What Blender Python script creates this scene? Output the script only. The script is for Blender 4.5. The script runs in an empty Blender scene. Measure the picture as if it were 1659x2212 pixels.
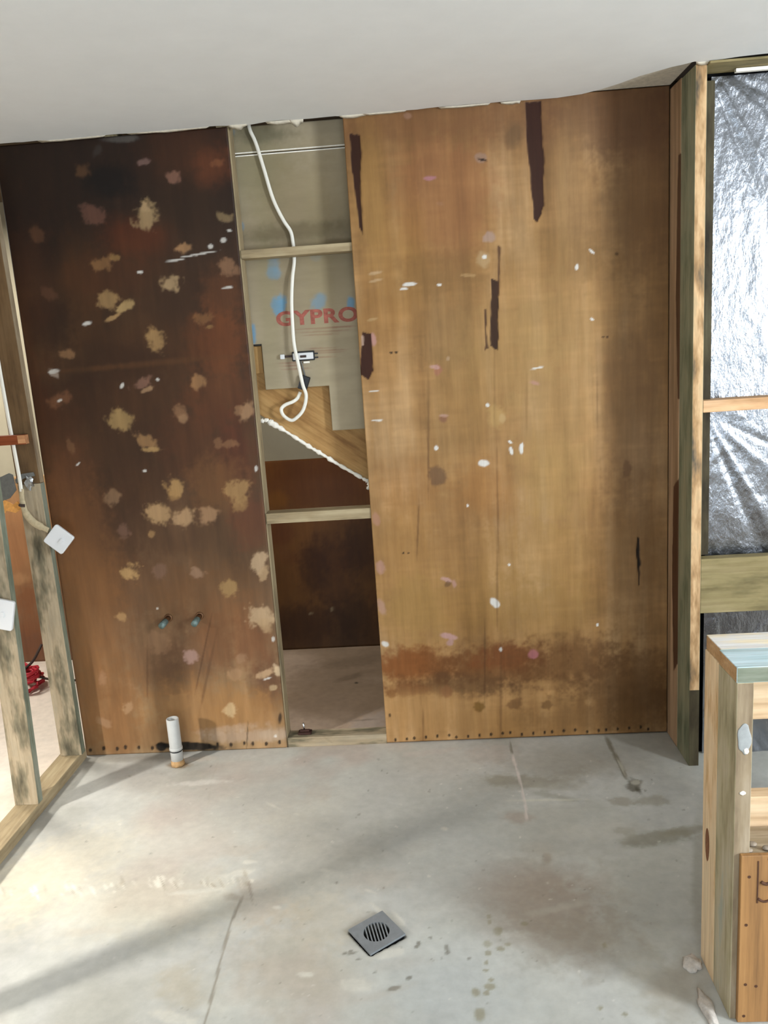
import bpy, bmesh, math, random
import numpy as np
from mathutils import Vector, Matrix

C = bpy.context.scene
COL = C.collection
rnd = random.Random(7)

# ------------------------------------------------------------ camera
cam_d = bpy.data.cameras.new('camera'); cam = bpy.data.objects.new('camera', cam_d); COL.objects.link(cam)
YAW, PITCH, ROLL = -0.05715, 0.2018, -0.06753
_f = Vector((math.sin(YAW), math.cos(YAW), 0)); _r = Vector((math.cos(YAW), -math.sin(YAW), 0)); _u = Vector((0, 0, 1))
_f2 = _f*math.cos(PITCH) - _u*math.sin(PITCH); _u2 = _u*math.cos(PITCH) + _f*math.sin(PITCH)
_r3 = _r*math.cos(ROLL) + _u2*math.sin(ROLL); _u3 = _u2*math.cos(ROLL) - _r*math.sin(ROLL)
M = Matrix((_r3, _u3, -_f2)).transposed().to_4x4(); M.translation = (0, -3.06672, 1.60145)
cam.matrix_world = M
cam_d.sensor_fit = 'VERTICAL'; cam_d.sensor_height = 24; cam_d.sensor_width = 18; cam_d.lens = 24*1750/2212
cam_d.clip_start = 0.02
C.camera = cam

# ------------------------------------------------------------ world, lamps, exposure
W = bpy.data.worlds.new('world'); C.world = W; W.use_nodes = True
W.node_tree.nodes['Background'].inputs[0].default_value = (0.75, 0.82, 0.9, 1); W.node_tree.nodes['Background'].inputs[1].default_value = 0.3

def area(name, loc, target, sx, sy, power, color):
    d = bpy.data.lights.new(name, 'AREA'); d.shape = 'RECTANGLE'; d.size = sx; d.size_y = sy; d.energy = power; d.color = color
    o = bpy.data.objects.new(name, d); COL.objects.link(o); o.location = loc
    o.rotation_euler = (Vector(target) - Vector(loc)).to_track_quat('-Z', 'Y').to_euler()
    return o
area('window_light', (3.5, -3.2, 1.7), (0.2, -0.3, 1.35), 0.72, 1.1, 140, (0.84, 0.92, 1.0))
area('rear_fill_light', (0.1, -4.5, 0.8), (0.1, -2.3, 2.4), 1.8, 1.0, 62, (0.74, 0.87, 1.0))  # added fill behind the camera, unseen, tilted up to brighten the ceiling
nl = area('next_room_light', (-4.3, -3.3, 2.3), (-1.62, -1.05, 0.0), 0.26, 0.4, 15, (1.0, 0.97, 0.92))
nl.data.spread = math.radians(31)
area('next_room_fill', (-2.5, 0.35, 2.25), (-2.2, 0.4, 0), 0.5, 0.5, 34, (1.0, 0.97, 0.9))  # added unseen fill, brightens the next room and the floor under the stairs
C.view_settings.view_transform = 'Standard'; C.view_settings.look = 'None'
C.view_settings.exposure = 0.25; C.view_settings.gamma = 1.0; C.view_settings.use_curve_mapping = False

# ------------------------------------------------------------ helpers
def lin(h):
    v = [int(h[i:i+2], 16)/255 for i in (0, 2, 4)]
    return tuple(c/12.92 if c <= .04045 else ((c+.055)/1.055)**2.4 for c in v)
def col4(h, k=1.0):
    return tuple(min(1, c*k) for c in lin(h)) + (1,)

def nodes_of(name):
    m = bpy.data.materials.new(name); m.use_nodes = True
    nt = m.node_tree; b = nt.nodes['Principled BSDF']
    return m, nt, b
def nd(nt, t, **kw):
    n = nt.nodes.new(t)
    for k, v in kw.items():
        if k in ('operation', 'blend_type', 'data_type', 'attribute_name', 'noise_dimensions', 'feature'): setattr(n, k, v)
    return n
def coords(nt, scale):
    tc = nt.nodes.new('ShaderNodeTexCoord'); mp = nt.nodes.new('ShaderNodeMapping')
    nt.links.new(tc.outputs['Object'], mp.inputs[0]); mp.inputs['Scale'].default_value = scale
    return mp.outputs[0]
def noise(nt, vec, scale, detail=4, rough=.55):
    n = nt.nodes.new('ShaderNodeTexNoise'); nt.links.new(vec, n.inputs['Vector'])
    n.inputs['Scale'].default_value = scale; n.inputs['Detail'].default_value = detail; n.inputs['Roughness'].default_value = rough
    return n.outputs[0]
def ramp(nt, fac, stops):
    r = nt.nodes.new('ShaderNodeValToRGB'); nt.links.new(fac, r.inputs[0])
    e = r.color_ramp.elements
    while len(e) < len(stops): e.new(.5)
    for i, (p, c) in enumerate(stops):
        e[i].position = p; e[i].color = c
    return r.outputs[0]
def mul(nt, a, b, fac=1.0):
    m = nt.nodes.new('ShaderNodeMix'); m.data_type = 'RGBA'; m.blend_type = 'MULTIPLY'; m.inputs[0].default_value = fac
    nt.links.new(a, m.inputs[6]); nt.links.new(b, m.inputs[7]); return m.outputs[2]
def bump(nt, b, h, strength, dist=.002):
    bp = nt.nodes.new('ShaderNodeBump'); bp.inputs['Strength'].default_value = strength; bp.inputs['Distance'].default_value = dist
    nt.links.new(h, bp.inputs['Height']); nt.links.new(bp.outputs[0], b.inputs['Normal'])

def mat_painted(name, rough, grain, amount, spec=.4, bumpy=.25):
    """base colour from the surface's own marks (colour attribute), times a fine grain"""
    m, nt, b = nodes_of(name)
    a = nt.nodes.new('ShaderNodeAttribute'); a.attribute_name = 'marks'
    v = coords(nt, grain); n1 = noise(nt, v, 1.0, 5, .6)
    lo = 1-amount; g = ramp(nt, n1, [(.28, (lo, lo, lo, 1)), (.72, (1, 1, 1, 1))])
    nt.links.new(mul(nt, a.outputs['Color'], g), b.inputs['Base Color'])
    b.inputs['Roughness'].default_value = rough; b.inputs['Specular IOR Level'].default_value = spec
    bump(nt, b, n1, bumpy)
    return m
_wood = {}
def wood(tone, axis):
    """timber; axis = the way the grain runs"""
    k = (tone, axis)
    if k in _wood: return _wood[k]
    stops, rough = TONES[tone]
    m, nt, b = nodes_of('timber_%s_%s' % (tone, 'xyz'[axis]))
    s = [38, 38, 38]; s[axis] = 1.6
    gv = coords(nt, tuple(s)); g = noise(nt, gv, 2.2, 5, .6)
    s2 = [16, 16, 16]; s2[axis] = 4.5
    p = noise(nt, coords(nt, tuple(s2)), 1.0, 4, .6)
    base = ramp(nt, p, [(q, col4(c)) for q, c in stops])
    gr = ramp(nt, g, [(.3, (.66, .62, .56, 1)), (.62, (1, 1, 1, 1))])
    nt.links.new(mul(nt, base, gr, .8), b.inputs['Base Color'])
    b.inputs['Roughness'].default_value = rough; b.inputs['Specular IOR Level'].default_value = .25
    bump(nt, b, g, .35)
    _wood[k] = m; return m
TONES = {
 'treated': ([(.28, '6f6a4a'), (.45, 'b3a47e'), (.6, 'c2b28c'), (.75, '9a9474')], .75),
 'mouldy':  ([(.3, '4c483a'), (.42, '7a715c'), (.53, 'a8987e'), (.66, '9a8e78'), (.78, '6e6a58')], .75),
 'brownstud': ([(.3, '54402a'), (.5, '6a5236'), (.7, '765e42')], .8),
 'weathered': ([(.3, '4a4230'), (.45, '766a50'), (.6, 'a09270'), (.75, '8e8468')], .75),
 'yellow':  ([(.3, '80725a'), (.5, 'a49272'), (.7, 'b2a282')], .7),
 'pine':    ([(.3, 'c69a64'), (.48, 'eccea6'), (.7, 'f0d8b4')], .65),
 'pale':    ([(.3, 'ccaa86'), (.5, 'd8ba96'), (.7, 'e0c6a6')], .65),
 'palewhite': ([(.38, 'f6e0b8'), (.5, 'f6e8cc'), (.6, 'eae6e2')], .6),
 'green':   ([(.3, '8e8668'), (.45, 'b4a888'), (.6, 'c2b69c'), (.75, 'a8aca0')], .75),
 'darkgreen': ([(.3, '6a7058'), (.5, '92937a'), (.7, 'a29c80')], .75),
 'browngrey': ([(.3, '7c6a56'), (.5, '9c8a70'), (.7, 'b0a08a')], .7),
 'blotchy': ([(.34, '5c5446'), (.46, 'b08c62'), (.56, 'd8b488'), (.7, 'b4a07c')], .7),
 'bluepaint': ([(.3, 'a4bcb4'), (.5, 'c0d8de'), (.7, 'd4e4ea')], .6),
 'greyedge': ([(.3, '565e52'), (.5, '7c8270'), (.7, '96988a')], .7),
 'olive':   ([(.3, '6e6444'), (.5, '92845c'), (.7, 'a0906a')], .7),
 'peach':   ([(.3, 'c09468'), (.5, 'dcb084'), (.7, 'e4bc94')], .65),
 'darkstud': ([(.3, '2c261c'), (.5, '4a4230'), (.7, '5c5640')], .8),
 'stair':   ([(.3, '8a6438'), (.5, 'ac8450'), (.7, 'bc9660')], .65),
 'endgrain': ([(.3, 'a07a50'), (.5, 'bc9468'), (.7, 'c8a278')], .8),
 'redbrown': ([(.3, '5a2814'), (.5, '82401f'), (.7, '945030')], .6),
 'cutend': ([(.3, 'a06a48'), (.6, 'c89468')], .7),
}
def plain(name, hx, rough=.5, metal=0, spec=.5, k=1.0, var=0.0, scale=40):
    m, nt, b = nodes_of(name)
    b.inputs['Base Color'].default_value = col4(hx, k); b.inputs['Roughness'].default_value = rough
    b.inputs['Metallic'].default_value = metal; b.inputs['Specular IOR Level'].default_value = spec
    if var:
        n = noise(nt, coords(nt, (1, 1, 1)), scale, 4, .6)
        c = lin(hx); r = ramp(nt, n, [(.3, tuple(x*(1-var)*k for x in c)+(1,)), (.7, tuple(min(1, x*(1+var)*k) for x in c)+(1,))])
        nt.links.new(r, b.inputs['Base Color']); bump(nt, b, n, .2)
    return m

def link(o, parent=None):
    COL.objects.link(o)
    if parent: o.parent = parent
    return o
def tag(o, label=None, cat=None, group=None, kind=None):
    if label: o['label'] = label
    if cat: o['category'] = cat
    if group: o['group'] = group
    if kind: o['kind'] = kind
    return o
def empty(name, loc=(0, 0, 0)):
    o = bpy.data.objects.new(name, None); COL.objects.link(o); o.location = loc; o.empty_display_size = .05
    return o
def wpos(o):
    v = Vector((0, 0, 0))
    while o is not None:
        v = v + Vector(o.location); o = o.parent
    return v
def mesh_obj(name, bm, mats, parent=None, loc=(0, 0, 0), smooth=False):
    me = bpy.data.meshes.new(name); bm.to_mesh(me); bm.free()
    for m in (mats if isinstance(mats, (list, tuple)) else [mats]): me.materials.append(m)
    if smooth:
        for p in me.polygons: p.use_smooth = True
    o = bpy.data.objects.new(name, me); link(o, parent)
    o.location = Vector(loc) - (wpos(parent) if parent else Vector((0, 0, 0)))
    return o
def box(name, lo, hi, mat, parent=None, bev=.0012, faces=None, lean=(0, 0)):
    """box between two corners; faces = {'-y': material} gives one face another weathering"""
    lo, hi = Vector(lo), Vector(hi); c = (lo+hi)/2; s = hi-lo
    bm = bmesh.new(); bmesh.ops.create_cube(bm, size=1)
    for v in bm.verts:
        v.co = Vector((v.co.x*s.x, v.co.y*s.y, v.co.z*s.z))
    mats = [mat]
    key = {'-x': (-1, 0, 0), '+x': (1, 0, 0), '-y': (0, -1, 0), '+y': (0, 1, 0), '-z': (0, 0, -1), '+z': (0, 0, 1)}
    if faces:
        bm.normal_update()
        for k, m in faces.items():
            mats.append(m)
            for f in bm.faces:
                if f.normal.dot(Vector(key[k])) > .9: f.material_index = len(mats)-1
    if bev: bmesh.ops.bevel(bm, geom=list(bm.edges), offset=min(bev, min(s)*.3), segments=1, affect='EDGES')
    if lean[0] or lean[1]:
        for v in bm.verts:
            h = v.co.z + s.z/2; v.co.x += lean[0]*h; v.co.y += lean[1]*h
    return mesh_obj(name, bm, mats, parent, c)
def add_box(bm, lo, hi, rot=None):
    r = bmesh.ops.create_cube(bm, size=1)['verts']
    c = (Vector(lo)+Vector(hi))/2; s = Vector(hi)-Vector(lo)
    for v in r: v.co = Vector((v.co.x*s.x, v.co.y*s.y, v.co.z*s.z)) + c
    return r
def smooth_path(pts, n=6):
    P = [Vector(p) for p in pts]; out = []
    for i in range(len(P)-1):
        p0, p1, p2, p3 = P[max(0, i-1)], P[i], P[i+1], P[min(len(P)-1, i+2)]
        for k in range(n):
            t = k/n
            out.append(.5*((2*p1) + (p2-p0)*t + (2*p0-5*p1+4*p2-p3)*t*t + (3*p1-p0-3*p2+p3)*t**3))
    out.append(P[-1]); return out
def tube(name, pts, r, mat, parent=None, loc=None, seg=10, flat=1.0, flat_dir=(0, 1, 0), raw=False):
    """round or flattened tube along world points"""
    P = [Vector(p) for p in pts]; loc = Vector(loc) if loc else P[0]
    bm = bmesh.new(); rings = []; N = len(P)
    fd = Vector(flat_dir)
    for i, p in enumerate(P):
        t = (P[min(N-1, i+1)] - P[max(0, i-1)]).normalized()
        a = t.cross(fd); a = a.normalized() if a.length > 1e-4 else t.orthogonal().normalized()
        b = a.cross(t).normalized()
        rr = r[i] if isinstance(r, (list, tuple)) else r
        rings.append([bm.verts.new(p - loc + a*math.cos(q)*rr + b*math.sin(q)*rr*flat) for q in [2*math.pi*k/seg for k in range(seg)]])
    for A, B in zip(rings[:-1], rings[1:]):
        for k in range(seg): bm.faces.new((A[k], A[(k+1) % seg], B[(k+1) % seg], B[k]))
    bm.faces.new(list(reversed(rings[0]))); bm.faces.new(rings[-1])
    bmesh.ops.recalc_face_normals(bm, faces=bm.faces)
    return mesh_obj(name, bm, mat, parent, loc, smooth=True)
def lathe(bm, prof, seg=20, axis_pt=(0, 0, 0)):
    rings = []
    for r, z in prof:
        rings.append([bm.verts.new(Vector(axis_pt)+Vector((r*math.cos(2*math.pi*k/seg), r*math.sin(2*math.pi*k/seg), z))) for k in range(seg)])
    for A, B in zip(rings[:-1], rings[1:]):
        for k in range(seg): bm.faces.new((A[k], A[(k+1) % seg], B[(k+1) % seg], B[k]))
    return rings

# ---- marked sheets: a grid whose vertices carry a colour and a small relief
_lat = {}
def vnoise(x, y, seed):
    if seed not in _lat: _lat[seed] = np.random.RandomState(seed).rand(256, 256)
    L = _lat[seed]; xi = np.floor(x).astype(int); yi = np.floor(y).astype(int); fx = x-xi; fy = y-yi
    fx = fx*fx*(3-2*fx); fy = fy*fy*(3-2*fy)
    a = L[xi % 256, yi % 256]; b = L[(xi+1) % 256, yi % 256]; c = L[xi % 256, (yi+1) % 256]; d = L[(xi+1) % 256, (yi+1) % 256]
    return (a*(1-fx)+b*fx)*(1-fy) + (c*(1-fx)+d*fx)*fy
def fbm(x, y, seed, octaves=4):
    s = 0; a = .5; t = 0
    for k in range(octaves):
        s = s + a*vnoise(x*2**k, y*2**k, seed+k); t += a; a *= .55
    return s/t
def sstep(a, b, x):
    t = np.clip((x-a)/(b-a), 0, 1); return t*t*(3-2*t)
def apply_marks(U, V, color, relief, marks, gain):
    """marks: centre, two half-axes, colour, strength, edge softness, edge raggedness, relief in mm - metres on the sheet"""
    na = fbm(U*34+5, V*34+9, 11, 3)-.5; nb = fbm(U*110, V*110, 21, 2)-.5; n = (na*1.3 + nb*.5)
    for i, (cx, cy, ax, ay, bx, by, hx, al, so, ro, h) in enumerate(marks):
        R = math.hypot(ax, ay)+math.hypot(bx, by)
        k = (np.abs(U-cx) < R*1.9) & (np.abs(V-cy) < R*1.9)
        if not k.any(): continue
        du, dv = U[k]-cx, V[k]-cy; det = ax*by-ay*bx
        a = (du*by-dv*bx)/det; b = (ax*dv-ay*du)/det
        d = np.sqrt(a*a+b*b) + n[k]*ro*1.5
        m = (1-sstep(1-so, 1+so, d))*al
        c = np.array(lin(hx))*gain
        color[k] = color[k]*(1-m[:, None]) + c*m[:, None]
        if h: relief[k] += m*h*.001
def apply_polys(U, V, color, relief, polys, gain):
    n = (fbm(U*160, V*18, 31, 3)-.5)
    for pts, hx, al, soft, h in polys:
        P = np.array(pts); k = (U > P[:, 0].min()-.01) & (U < P[:, 0].max()+.01) & (V > P[:, 1].min()-.01) & (V < P[:, 1].max()+.01)
        u, v = U[k], V[k]; ins = np.zeros(u.shape, bool); D = np.full(u.shape, 1e9)
        for i in range(len(P)):
            x1, y1 = P[i]; x2, y2 = P[(i+1) % len(P)]
            cr = ((y1 > v) != (y2 > v)) & (u < (x2-x1)*(v-y1)/(y2-y1+1e-12)+x1); ins ^= cr
            t = np.clip(((u-x1)*(x2-x1)+(v-y1)*(y2-y1))/((x2-x1)**2+(y2-y1)**2), 0, 1)
            D = np.minimum(D, np.hypot(u-x1-t*(x2-x1), v-y1-t*(y2-y1)))
        sd = np.where(ins, -D, D)*1000 + n[k]*9
        m = (1-sstep(-soft, soft, sd))*al
        color[k] = color[k]*(1-m[:, None]) + np.array(lin(hx))*gain*m[:, None]
        relief[k] += m*h*.001
def sheet(name, u0, u1, v0, v1, step, place, thick, base, mat, parent=None, keep=None, back=False, loc=(0, 0, 0)):
    """place(U,V,relief)->xyz; base(U,V)->(color Nx3, relief N); thick = offset of the back edge"""
    nu = max(2, int(round((u1-u0)/step))+1); nv = max(2, int(round((v1-v0)/step))+1)
    uu, vv = np.meshgrid(np.linspace(u0, u1, nu), np.linspace(v0, v1, nv), indexing='ij')
    U, V = uu.ravel(), vv.ravel()
    color, relief = base(U, V)
    X = np.stack(place(U, V, relief), 1).astype(np.float32)
    i, j = np.meshgrid(np.arange(nu-1), np.arange(nv-1), indexing='ij'); a = (i*nv+j).ravel()
    Q = np.stack([a, a+nv, a+nv+1, a+1], 1)
    if keep is not None:
        cu = U[Q].mean(1); cv = V[Q].mean(1); Q = Q[keep(cu, cv)]
    if thick is not None:
        # skirt along every open edge gives the sheet its thickness
        E = np.concatenate([Q[:, [0, 1]], Q[:, [1, 2]], Q[:, [2, 3]], Q[:, [3, 0]]])
        key = np.sort(E, 1); kk = key[:, 0].astype(np.int64)*len(U)+key[:, 1]
        _, inv, cnt = np.unique(kk, return_inverse=True, return_counts=True)
        B = E[cnt[inv] == 1]; n0 = len(U)
        X = np.concatenate([X, X+np.array(thick, np.float32)]); color = np.concatenate([color, color*.8])
        Q = np.concatenate([Q, np.stack([B[:, 1], B[:, 0], B[:, 0]+n0, B[:, 1]+n0], 1)] + ([Q[:, ::-1]+n0] if back else []))
    used = np.unique(Q); re = np.full(len(X), -1); re[used] = np.arange(len(used)); X = X[used]; color = color[used]; Q = re[Q]
    me = bpy.data.meshes.new(name)
    me.vertices.add(len(X)); me.vertices.foreach_set('co', (X-np.array(loc, np.float32)).ravel())
    me.loops.add(Q.size); me.loops.foreach_set('vertex_index', Q.ravel().astype(np.int32))
    me.polygons.add(len(Q)); me.polygons.foreach_set('loop_start', (np.arange(len(Q))*4).astype(np.int32))
    me.update(calc_edges=True); me.validate()
    at = me.attributes.new('marks', 'FLOAT_COLOR', 'POINT')
    at.data.foreach_set('color', np.concatenate([np.clip(color, 0, 1), np.ones((len(color), 1))], 1).astype(np.float32).ravel())
    me.materials.append(mat)
    o = bpy.data.objects.new(name, me); link(o, parent); o.location = Vector(loc) - (wpos(parent) if parent else Vector((0, 0, 0)))
    return o
def grad(t, stops):
    """colour along t from (t, hex) stops"""
    ts = [s[0] for s in stops]; cs = np.array([lin(s[1]) for s in stops])
    return np.stack([np.interp(t, ts, cs[:, k]) for k in range(3)], 1)

# ------------------------------------------------------------ wear, stains and some painted light and shade on the sheets (metres)
LEFT_MARKS = [
(-1.292,2.219,0.3235,-0.0239,-0.0389,-0.257,'1e0f05',0.75,0.6,0.3,0.0),
(-1.098,2.249,0.0931,-0.0069,-0.0069,-0.0503,'0d0503',0.85,0.5,0.3,0.0),
(-1.42,2.067,0.1385,-0.0099,-0.0233,-0.1468,'1a0b04',0.6,0.6,0.3,0.0),
(-0.783,2.323,0.15,-0.0114,-0.0108,-0.093,'4e2a12',0.5,0.6,0.4,0.0),
(-0.705,2.27,0.0668,-0.005,-0.0069,-0.0622,'6b3718',0.5,0.6,0.4,0.0),
(-0.775,2.101,0.1353,-0.0098,-0.0109,-0.0959,'2e1c0c',0.6,0.6,0.3,0.0),
(-1.022,2.047,0.1198,-0.0086,-0.0095,-0.0727,'5e2a0a',0.6,0.6,0.4,0.0),
(-1.236,1.889,0.1046,-0.0072,-0.024,-0.1668,'4a2a0c',0.6,0.7,0.4,0.0),
(-1.376,1.781,0.0882,-0.006,-0.0155,-0.1014,'200f04',0.7,0.6,0.4,0.0),
(-1.124,1.931,0.1557,-0.0109,-0.0112,-0.0823,'4e2a10',0.5,0.6,0.4,0.0),
(-0.842,1.812,0.1555,-0.0107,-0.0116,-0.0999,'38210e',0.7,0.5,0.4,0.0),
(-0.787,1.989,0.1194,-0.0085,-0.0074,-0.0648,'3a2412',0.6,0.6,0.4,0.0),
(-0.719,1.82,0.0689,-0.0047,-0.0107,-0.0996,'6e3f1c',0.5,0.6,0.4,0.0),
(-0.755,1.655,0.1046,-0.0069,-0.0111,-0.1019,'7a4016',0.6,0.6,0.4,0.0),
(-1.004,1.637,0.2107,-0.0139,-0.0129,-0.1026,'4c2c10',0.5,0.6,0.4,0.0),
(-1.152,1.595,0.1947,-0.0127,-0.0117,-0.0861,'331b09',0.6,0.6,0.4,0.0),
(-1.451,1.871,0.0879,-0.006,-0.032,-0.202,'44230b',0.5,0.7,0.3,0.0),
(-1.333,1.467,0.1616,-0.0102,-0.0155,-0.1056,'2c1506',0.6,0.6,0.3,0.0),
(-1.51,1.496,0.0902,-0.0057,-0.0252,-0.1589,'4a230a',0.5,0.6,0.3,0.0),
(-1.028,1.448,0.249,-0.0157,-0.0132,-0.1053,'44260e',0.5,0.6,0.3,0.0),
(-0.758,1.466,0.1235,-0.0079,-0.0131,-0.1221,'6c3b18',0.5,0.6,0.4,0.0),
(-1.421,1.366,0.0907,-0.0056,-0.0189,-0.1252,'4f2a10',0.5,0.7,0.3,0.0),
(-1.177,1.279,0.2169,-0.0132,-0.0169,-0.1261,'3d2310',0.6,0.6,0.4,0.0),
(-0.868,1.278,0.1433,-0.0087,-0.0163,-0.1435,'5a3216',0.55,0.6,0.4,0.0),
(-0.73,1.216,0.0717,-0.0043,-0.0169,-0.1626,'5c2c14',0.6,0.6,0.4,0.0),
(-1.401,1.128,0.1104,-0.0065,-0.0246,-0.1664,'6e4120',0.6,0.6,0.3,0.0),
(-1.259,1.083,0.1286,-0.0074,-0.023,-0.167,'3c2514',0.6,0.6,0.4,0.0),
(-1.068,1.127,0.2001,-0.0117,-0.0138,-0.1099,'4a2c16',0.5,0.6,0.4,0.0),
(-0.814,1.112,0.1085,-0.0064,-0.0119,-0.1096,'7a5028',0.6,0.5,0.4,0.0),
(-1.378,0.903,0.1305,-0.0072,-0.033,-0.2292,'7e5028',0.6,0.6,0.4,0.0),
(-1.242,0.933,0.1112,-0.0062,-0.0179,-0.132,'42291a',0.55,0.6,0.4,0.0),
(-0.999,0.938,0.2752,-0.0154,-0.0112,-0.0936,'553820',0.6,0.6,0.4,0.0),
(-0.787,0.851,0.1469,-0.0081,-0.0119,-0.1133,'5c4126',0.6,0.6,0.4,0.0),
(-1.176,0.719,0.2433,-0.0129,-0.015,-0.116,'5e3d22',0.5,0.6,0.4,0.0),
(-0.9,0.666,0.2049,-0.0107,-0.0151,-0.1358,'785028',0.5,0.6,0.4,0.0),
(-1.381,0.613,0.1329,-0.0068,-0.0422,-0.2984,'8c5d30',0.6,0.6,0.3,0.0),
(-0.943,0.453,0.1135,-0.0056,-0.0157,-0.1396,'543018',0.5,0.6,0.4,0.0),
(-1.143,0.383,0.1529,-0.0074,-0.0201,-0.1617,'6a4628',0.55,0.6,0.4,0.0),
(-1.093,0.32,0.0863,-0.0041,-0.0147,-0.1218,'54361e',0.6,0.6,0.4,0.0),
(-0.823,0.506,0.1315,-0.0066,-0.0146,-0.1384,'8a5a30',0.5,0.6,0.4,0.0),
(-0.694,0.28,0.0759,-0.0036,-0.0097,-0.1012,'5a3620',0.7,0.6,0.4,0.0),
(-0.742,0.463,0.0752,-0.0037,-0.0119,-0.1189,'7a4a28',0.5,0.6,0.4,0.0),
(-1.357,0.23,0.1165,-0.0054,-0.0283,-0.2072,'9a6a3a',0.6,0.6,0.3,0.0),
(-1.329,0.146,0.0781,-0.0035,-0.0224,-0.167,'7e5228',0.5,0.6,0.3,0.0),
(-1.011,0.193,0.2116,-0.0097,-0.0142,-0.1235,'a87844',0.6,0.6,0.4,0.0),
(-0.801,0.163,0.1533,-0.007,-0.0105,-0.1028,'a5763f',0.6,0.6,0.4,0.0),
(-1.259,0.08,0.2341,-0.0103,-0.0081,-0.0626,'94683c',0.5,0.6,0.4,0.0),
(-1.449,0.275,0.0583,-0.0027,-0.0414,-0.2904,'8a5c30',0.5,0.6,0.3,0.0),
(-0.589,1.19,0.0251,0.0007,-0.0026,-0.3667,'5a2a16',0.5,0.6,0.4,0.0),
(-0.7,0.977,0.0727,-0.0041,-0.0112,-0.1113,'6e3a1e',0.5,0.6,0.4,0.0),
(-0.966,2.122,0.0378,-0.0206,-0.0219,-0.0333,'9c8058',0.85,0.35,0.75,0.3),
(-0.971,2.148,0.0217,-0.0086,-0.0072,-0.0147,'a88a62',0.8,0.35,0.75,0.3),
(-0.852,2.242,0.0212,-0.0047,-0.0053,-0.0183,'8e6450',0.7,0.35,0.75,0.3),
(-0.951,2.304,0.0201,-0.0022,-0.0016,-0.0093,'8a6a60',0.6,0.35,0.75,0.3),
(-1.181,2.29,0.0252,-0.0034,-0.0047,-0.0217,'5a3c22',0.6,0.35,0.75,0.3),
(-1.165,2.138,0.0347,-0.0193,-0.0171,-0.0249,'6e4838',0.6,0.35,0.75,0.3),
(-1.383,2.081,0.0245,0.0019,0.0005,-0.029,'5a3820',0.6,0.35,0.75,0.3),
(-1.151,1.966,0.0485,0.0208,0.0092,-0.0207,'8a6238',0.7,0.35,0.75,0.3),
(-1.1,1.985,0.0242,-0.0013,-0.0015,-0.013,'94703f',0.7,0.35,0.75,0.3),
(-0.841,1.998,0.0243,-0.0075,-0.0076,-0.02,'a47a50',0.8,0.35,0.75,0.3),
(-0.913,1.878,0.0365,0.0002,-0.0011,-0.028,'a88a62',0.85,0.35,0.75,0.3),
(-1.145,1.833,0.031,-0.0142,-0.0152,-0.0271,'9c7a4c',0.8,0.35,0.75,0.3),
(-1.088,1.809,0.0298,0.0116,0.0053,-0.0138,'b0905c',0.85,0.35,0.75,0.3),
(-1.137,1.773,0.0301,0.0113,0.0023,-0.0062,'a88454',0.8,0.35,0.75,0.3),
(-1.367,1.873,0.0288,-0.0174,-0.0124,-0.017,'5c3a24',0.6,0.35,0.75,0.3),
(-0.99,1.682,0.027,0.0092,0.0124,-0.0383,'a88250',0.8,0.35,0.75,0.3),
(-1.333,1.65,0.0266,-0.0022,-0.0026,-0.0153,'8a6440',0.7,0.35,0.75,0.3),
(-0.798,1.742,0.0307,0.0074,0.0051,-0.0227,'8a5e34',0.6,0.35,0.75,0.3),
(-0.78,1.714,0.0169,0.005,0.0023,-0.008,'a07a46',0.6,0.35,0.75,0.3),
(-0.692,1.917,0.0323,-0.0105,-0.0107,-0.0279,'946c4c',0.7,0.35,0.75,0.3),
(-0.68,2.095,0.0236,-0.0121,-0.0084,-0.014,'8c7450',0.7,0.35,0.75,0.3),
(-0.686,2.284,0.0235,-0.0001,-0.0003,-0.0124,'8a5430',0.5,0.35,0.75,0.3),
(-1.058,1.523,0.0394,0.0135,0.0056,-0.0179,'8c6450',0.7,0.35,0.75,0.3),
(-1.047,1.498,0.0276,0.0089,0.0024,-0.0082,'ac8660',0.7,0.35,0.75,0.3),
(-0.837,1.519,0.0287,-0.0077,-0.0082,-0.025,'a07448',0.75,0.35,0.75,0.3),
(-0.92,1.406,0.0269,-0.0085,-0.0076,-0.0201,'8e6644',0.7,0.35,0.75,0.3),
(-0.92,1.379,0.0139,-0.0027,-0.0044,-0.0173,'9a7450',0.7,0.35,0.75,0.3),
(-1.162,1.394,0.0415,-0.001,-0.0036,-0.0389,'a0804e',0.8,0.35,0.75,0.3),
(-1.082,1.309,0.0359,-0.0221,-0.0114,-0.0168,'9c7448',0.8,0.35,0.75,0.3),
(-1.062,1.269,0.0363,0.0,-0.0006,-0.0089,'b08a54',0.85,0.35,0.75,0.3),
(-1.397,1.583,0.0207,-0.0123,-0.0062,-0.0089,'a49080',0.7,0.35,0.75,0.3),
(-1.385,1.484,0.0358,0.0085,0.0046,-0.0255,'744a2c',0.7,0.35,0.75,0.3),
(-1.371,1.305,0.0107,0.0035,0.0065,-0.0237,'7a5434',0.6,0.35,0.75,0.3),
(-0.673,1.39,0.0197,-0.0074,-0.0152,-0.0361,'a8805a',0.75,0.35,0.75,0.3),
(-0.701,1.396,0.0177,-0.0015,-0.002,-0.0157,'98704c',0.7,0.35,0.75,0.3),
(-0.795,1.283,0.0162,0.0008,0.0001,-0.0213,'8e6440',0.6,0.35,0.75,0.3),
(-0.746,1.274,0.0232,-0.0019,-0.0018,-0.0142,'8e6440',0.6,0.35,0.75,0.3),
(-0.978,1.118,0.0316,-0.0166,-0.0158,-0.0276,'b08852',0.85,0.35,0.75,0.3),
(-0.989,1.086,0.0184,-0.011,-0.0122,-0.019,'a47c48',0.6,0.35,0.75,0.3),
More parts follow.
